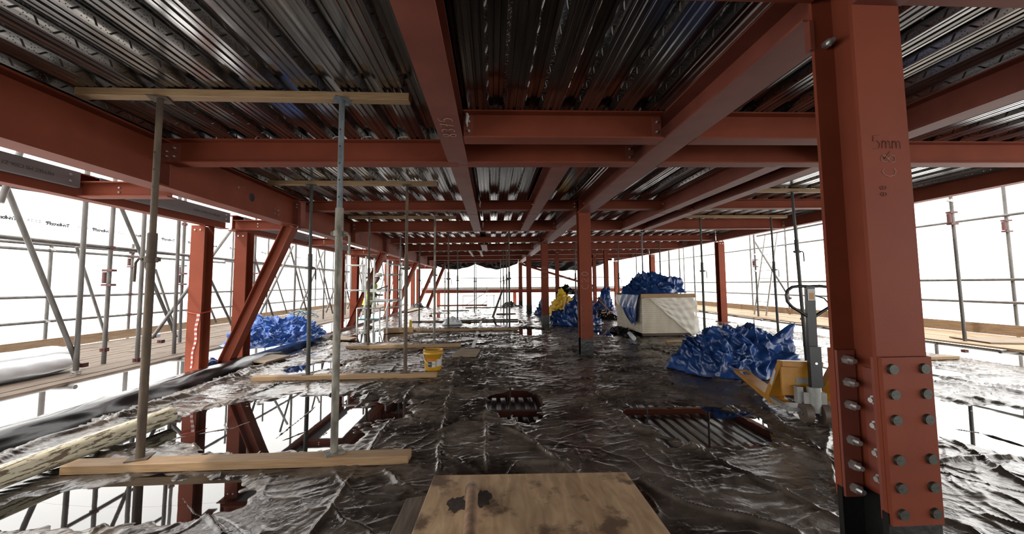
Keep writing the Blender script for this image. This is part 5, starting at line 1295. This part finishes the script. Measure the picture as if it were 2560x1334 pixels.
def person():
    root = thing('person', (-4.47, 14.0, 0), 'person in white hard hat and hi vis vest standing behind the podium', 'person')
    # built facing +X, local coordinates
    P = [(0, 0, 1.02), (0.01, 0, 1.18), (0.03, 0, 1.36), (0.05, 0, 1.54), (0.08, 0, 1.63), (0.11, 0, 1.70), (0.135, 0, 1.79), (0.135, 0, 1.90),
         (0.0, 0.10, 0.97), (0.02, 0.11, 0.55), (-0.02, 0.12, 0.10), (0.12, 0.13, 0.045),
         (0.0, -0.10, 0.97), (0.0, -0.12, 0.55), (-0.03, -0.13, 0.10), (0.11, -0.14, 0.045),
         (0.04, 0.20, 1.54), (0.02, 0.27, 1.26), (0.25, 0.20, 1.20), (0.33, 0.17, 1.22),
         (0.04, -0.20, 1.54), (0.0, -0.27, 1.26), (0.24, -0.22, 1.16), (0.32, -0.19, 1.18)]
    P = [(x + 0.24 * max(0, z - 1.0), y, z) for x, y, z in P]
    E_ = [(0, 1), (1, 2), (2, 3), (3, 4), (4, 5), (5, 6), (6, 7), (0, 8), (8, 9), (9, 10), (10, 11), (0, 12), (12, 13), (13, 14), (14, 15), (3, 16), (16, 17), (17, 18), (18, 19), (3, 20), (20, 21), (21, 22), (22, 23)]
    Rr = [(0.12, 0.16), (0.11, 0.15), (0.12, 0.17), (0.10, 0.15), 0.06, 0.06, (0.10, 0.085), (0.09, 0.08), 0.095, 0.07, 0.05, 0.045, 0.095, 0.07, 0.05, 0.045, 0.07, 0.05, 0.042, 0.03, 0.07, 0.05, 0.042, 0.03]
    def zone(c):
        if c.z > 1.645 or (c.x > 0.305 and c.z > 1.1 and c.z < 1.35): return 0
        if c.z > 1.0: return 1
        return 2
    bd = skin_mesh('body', P, E_, Rr, [M['skin'], M['jumper'], M['trouser']], zone, None)
    bd.parent = root
    def add(mb, nm, m): 
        mb_o = MB(); mb_o.v = [Vector(v) + Vector((-4.47 + 0.24 * max(0, v[2] - 1.0), 14.0, 0)) for v in mb.v]; mb_o.f = mb.f; mb_o.sm = mb.sm
        return mb_o.build(nm, m, root)
    b = MB(); n = 22                                    # vest: an open shell round the torso
    prof = [(0.175, 0.215, 0.86, -0.03), (0.165, 0.205, 1.02, 0.0), (0.155, 0.19, 1.20, 0.012), (0.165, 0.205, 1.38, 0.032), (0.150, 0.20, 1.52, 0.05), (0.085, 0.12, 1.615, 0.07)]
    vs = [(ox + rx * math.cos(2 * math.pi * k / n), ry * math.sin(2 * math.pi * k / n), z) for rx, ry, z, ox in prof for k in range(n)]
    b.add(vs, [(i * n + k, i * n + (k + 1) % n, (i + 1) * n + (k + 1) % n, (i + 1) * n + k) for i in range(len(prof) - 1) for k in range(n)], True)
    add(b, 'hi_vis_vest', M['hivis'])
    for z, ox, rx, ry in ((1.06, 0.002, 0.168, 0.208), (1.24, 0.017, 0.162, 0.197)):
        b = MB(); vs = [(ox + rx * math.cos(2 * math.pi * k / n), ry * math.sin(2 * math.pi * k / n), z + dz_) for dz_ in (0, 0.05) for k in range(n)]
        b.add(vs, [(k, (k + 1) % n, n + (k + 1) % n, n + k) for k in range(n)], True); add(b, 'reflective_band', M['reflect'])
    b = MB(); b.lathe([(0.150, 0.0), (0.152, 0.012), (0.132, 0.022), (0.128, 0.06), (0.105, 0.115), (0.06, 0.145), (0.0, 0.152)], (0.135, 0, 1.865), 24); b.obox((0.285, 0, 1.868), (1, 0, -0.15), (0, 1, 0), (0.15, 0, 1), 0.045, 0.075, 0.006); add(b, 'hard_hat', M['helmet'])
    b = MB(); b.obox((0.250, 0, 1.775), (0.9, 0, -0.5), (0, 1, 0), (0.5, 0, 0.9), 0.014, 0.013, 0.024)
    for s in (-1, 1): b.tube((0.135, s * 0.088, 1.80), (0.135, s * 0.100, 1.80), 0.026, n=10)
    add(b, 'nose_and_ears', M['skin'])
    for s in (-1, 1):
        b = MB(); b.tube((0.224, s * 0.032, 1.81), (0.236, s * 0.032, 1.81), 0.011, n=10); add(b, 'eye', M['white'])
    b = MB(); b.obox((0.232, 0, 1.735), (1, 0, 0), (0, 1, 0), (0, 0, 1), 0.006, 0.026, 0.006); add(b, 'mouth', M['tubered'])
    for s in (-1, 1):                                   # hands with five fingers curled forward
        c = Vector((0.335, s * 0.18, 1.20)); b = MB()
        b.path([c, c + Vector((0.05, 0, 0.004)), c + Vector((0.085, 0, 0.0))], [0.028, 0.034, 0.03], 8)
        for k, L in enumerate((0.062, 0.072, 0.068, 0.052)):
            p = c + Vector((0.085, (k - 1.5) * 0.018, 0.0)); b.path([p, p + Vector((L * 0.5, 0, -0.004)), p + Vector((L * 0.85, 0, -0.022))], [0.0095, 0.009, 0.007], 6)
        p = c + Vector((0.03, -s * 0.03, 0)); b.path([p, p + Vector((0.03, -s * 0.03, 0.004)), p + Vector((0.058, -s * 0.035, -0.004))], [0.011, 0.010, 0.008], 6)
        add(b, 'hand', M['skin'])
    for y, x in ((0.125, 0.0), (-0.135, -0.01)):
        b = MB(); b.path([(x - 0.09, y, 0.05), (x, y, 0.06), (x + 0.12, y, 0.05), (x + 0.19, y, 0.035)], [0.045, 0.062, 0.055, 0.035], 10); b.path([(x - 0.03, y, 0.06), (x - 0.02, y, 0.2)], [0.06, 0.062], 10); add(b, 'boot', M['black'])
person()

# ---------------------------------------------------------------- far end
root = thing('parapet_beam', (0, 30, 0.93), 'long low red beam topped with a grey slab edge beyond the far end', 'beam')
ibeam_mb((-5.5, 30, 1.17), (12, 30, 1.17), 0.26, 0.25).build('steel', M['red'], root)
b = MB(); b.box(-5.5, 12, 29.9, 31.5, 1.17, 1.35); b.build('slab_edge', M['greyiron'], root)
for x in (-4.2, 1.75, 9.2):
    b = MB(); hcol_mb(x, 30, -3, 0.93, 0.25, 0.25, 0.016, 0.012, b); b.build('post', M['red'], root)
b = MB(); b.box(-4.05, -0.40, 28.42, 28.55, -0.02, 0.09); tag(b.build('kerb_angle', M['red'], origin=(-2, 28.4, 0)), 'low red steel kerb angle along the far floor edge', 'kerb')
p, q = (2.2, 29, 3.18), (8.0, 29, 1.40)
tag(ibeam_mb(p, q, 0.16, 0.18).build('brace_beam', M['red'], origin=p), 'red steel diagonal brace sloping down to the right beyond the middle columns', 'brace')
tag(ibeam_mb((2.2, 28.9, 3.39), (8.9, 28.9, 3.44), 0.26, 0.2).build('steel_beam', M['red'], origin=(2.2, 28.9, 3.4)), 'bright red steel beam at the far end above the diagonal brace', 'beam', 'cross beams under the roof decking')
b = MB(); b.obox((-1.4, 29.0, 0.40), Vector((1.81, 0, 1.13)).normalized(), (0, 1, 0), Vector((-1.13, 0, 1.81)).normalized(), 1.07, 0.05, 0.025); tag(b.build('timber', M['timberold'], origin=(-1.4, 29, 0.4)), 'long sloping timber at the far edge, the upper of the two', 'timber', 'sloping timbers at the far edge')
b = MB(); b.obox((-0.76, 28.9, 0.07), Vector((0.66, 0, 0.47)).normalized(), (0, 1, 0), Vector((-0.47, 0, 0.66)).normalized(), 0.41, 0.05, 0.025); tag(b.build('timber', M['timberold'], origin=(-0.8, 28.9, 0.1)), 'short sloping timber at the far edge, the lower of the two', 'timber', 'sloping timbers at the far edge')
b = MB(); b.obox((0.27, 19.2, 0.63), Vector((0.51, 1.6, 1.25)).normalized(), Vector((1, -0.32, 0)).normalized(), Vector((0.51, 1.6, 1.25)).normalized().cross(Vector((1, -0.32, 0)).normalized()), 1.04, 0.05, 0.02); tag(b.build('plank', M['timberold'], origin=(0.27, 19.2, 0.6)), 'pale plank propped up at a slope among the far props', 'plank')
root = thing('handrail', (-0.4, 28.6, 0), 'thin tube handrail at the far floor edge', 'handrail')
for pts in ([(-2.2, 28.6, -0.3), (-2.2, 28.6, 0.72)], [(-0.42, 28.6, -0.2), (-0.42, 28.6, 1.6)], [(0.1, 28.6, -0.2), (0.1, 28.6, 0.8)], [(-2.2, 28.6, 0.72), (0.2, 28.6, 0.72)], [(-4.0, 28.6, 1.22), (-0.3, 28.6, 1.12)], [(-4, 28.6, 2.05), (9, 28.6, 2.05)]):
    b = MB(); b.path(pts, 0.024, 8); b.build('rail', M['tube'], root)
for k, (x0, x1, dp, l) in enumerate(((-4.3, -1.25, 0.50, 'left'), (-1.25, 1.9, 0.50, 'middle'), (2.3, 8.6, 0.75, 'right'))):
    uu, vv = np.meshgrid(np.linspace(0, 1, 60), np.linspace(0, 1, 14))
    sag = np.sin(uu * math.pi) ** 0.8
    X = x0 + (x1 - x0) * uu; Z = 3.40 + 0.008 * X - vv * (0.30 + dp * sag * (0.8 + 0.2 * noise2(uu * 5, uu * 0 + k, 4)))
    Y = 28.12 + 0.10 * vv * noise2(uu * 7, vv * 2, 12 + k) + 0.05 * tri(7 * (uu - 0.5) * (1 - vv * 0.5) + vv)
    tag(grid_mesh('drape', X, Y, Z, M['blackpoly'], origin=((x0 + x1) / 2, 28.3, 3.1)), l + ' black polythene drape hanging under the roof at the far end', 'drape', 'black drapes at the far end')
for k, (p, q) in enumerate((((4.59, 17, 1.03), (5.55, 17, 0.04)), ((4.75, 16.6, 0.27), (5.6, 16.9, 0.33)), ((3.05, 16.9, 0.05), (3.35, 17.1, 0.95)))):
    p = Vector(p); q = Vector(q); d = (q - p).normalized(); s = d.cross(Vector((0, 1, 0))).normalized()
    b = MB(); b.obox((p + q) / 2, d, d.cross(s), s, (q - p).length / 2, 0.06, 0.02)
    tag(b.build('plank', M['orange'], origin=tuple(p)), ['orange plank sloping down behind the second column', 'orange plank lying across the heap left of the wrapped stack', 'orange plank standing beside the yellow sheet bundle'][k], 'plank', 'orange planks far back')

# small foam drips at the beams, then small pale arcs along one beam
for i, (x, y, z) in enumerate(((-0.27, 3.98, 3.34), (-0.27, 8.2, 3.33), (-0.27, 10.9, 3.30))):
    b = MB(); b.path([(x, y, z + 0.05), (x + 0.012, y - 0.02, z), (x, y - 0.02, z - 0.06), (x + 0.01, y - 0.02, z - 0.11)], [0.014, 0.022, 0.016, 0.008], 8)
    tag(b.build('foam_drip', M['white'], origin=(x, y, z)), ['white foam drip where the 8375 beam meets the short trimmer', 'white foam drip beside the second beam in the 8375 line', 'white foam drip beside the third beam in the 8375 line'][i], 'foam', 'white foam drips')
for i, (x, l) in enumerate(((-3.33, 'leftmost, above the dark prop'), (-2.86, 'second from the left'), (-1.93, 'just left of the grey prop top'), (-1.58, 'behind the grey prop top'), (-1.13, 'right of the grey prop top'))):
    z0 = ZD + zc(x) - 0.004; yb = 4.735
    b = MB(); b.path([(x - 0.05, yb, z0 - 0.006), (x - 0.035, yb - 0.01, z0 + 0.012), (x, yb - 0.015, z0 + 0.02), (x + 0.05, yb - 0.015, z0 + 0.022), (x + 0.075, yb - 0.012, z0 + 0.02)], 0.005, 6)
    tag(b.build('pale_arc', M['white'], origin=(x, yb, z0)), 'small pale curled arc on the left mid-bay beam, ' + l, 'foam', 'pale arcs on the mid-bay beam')
for o in list(bpy.data.objects):
    if '_o' in o: del o['_o']
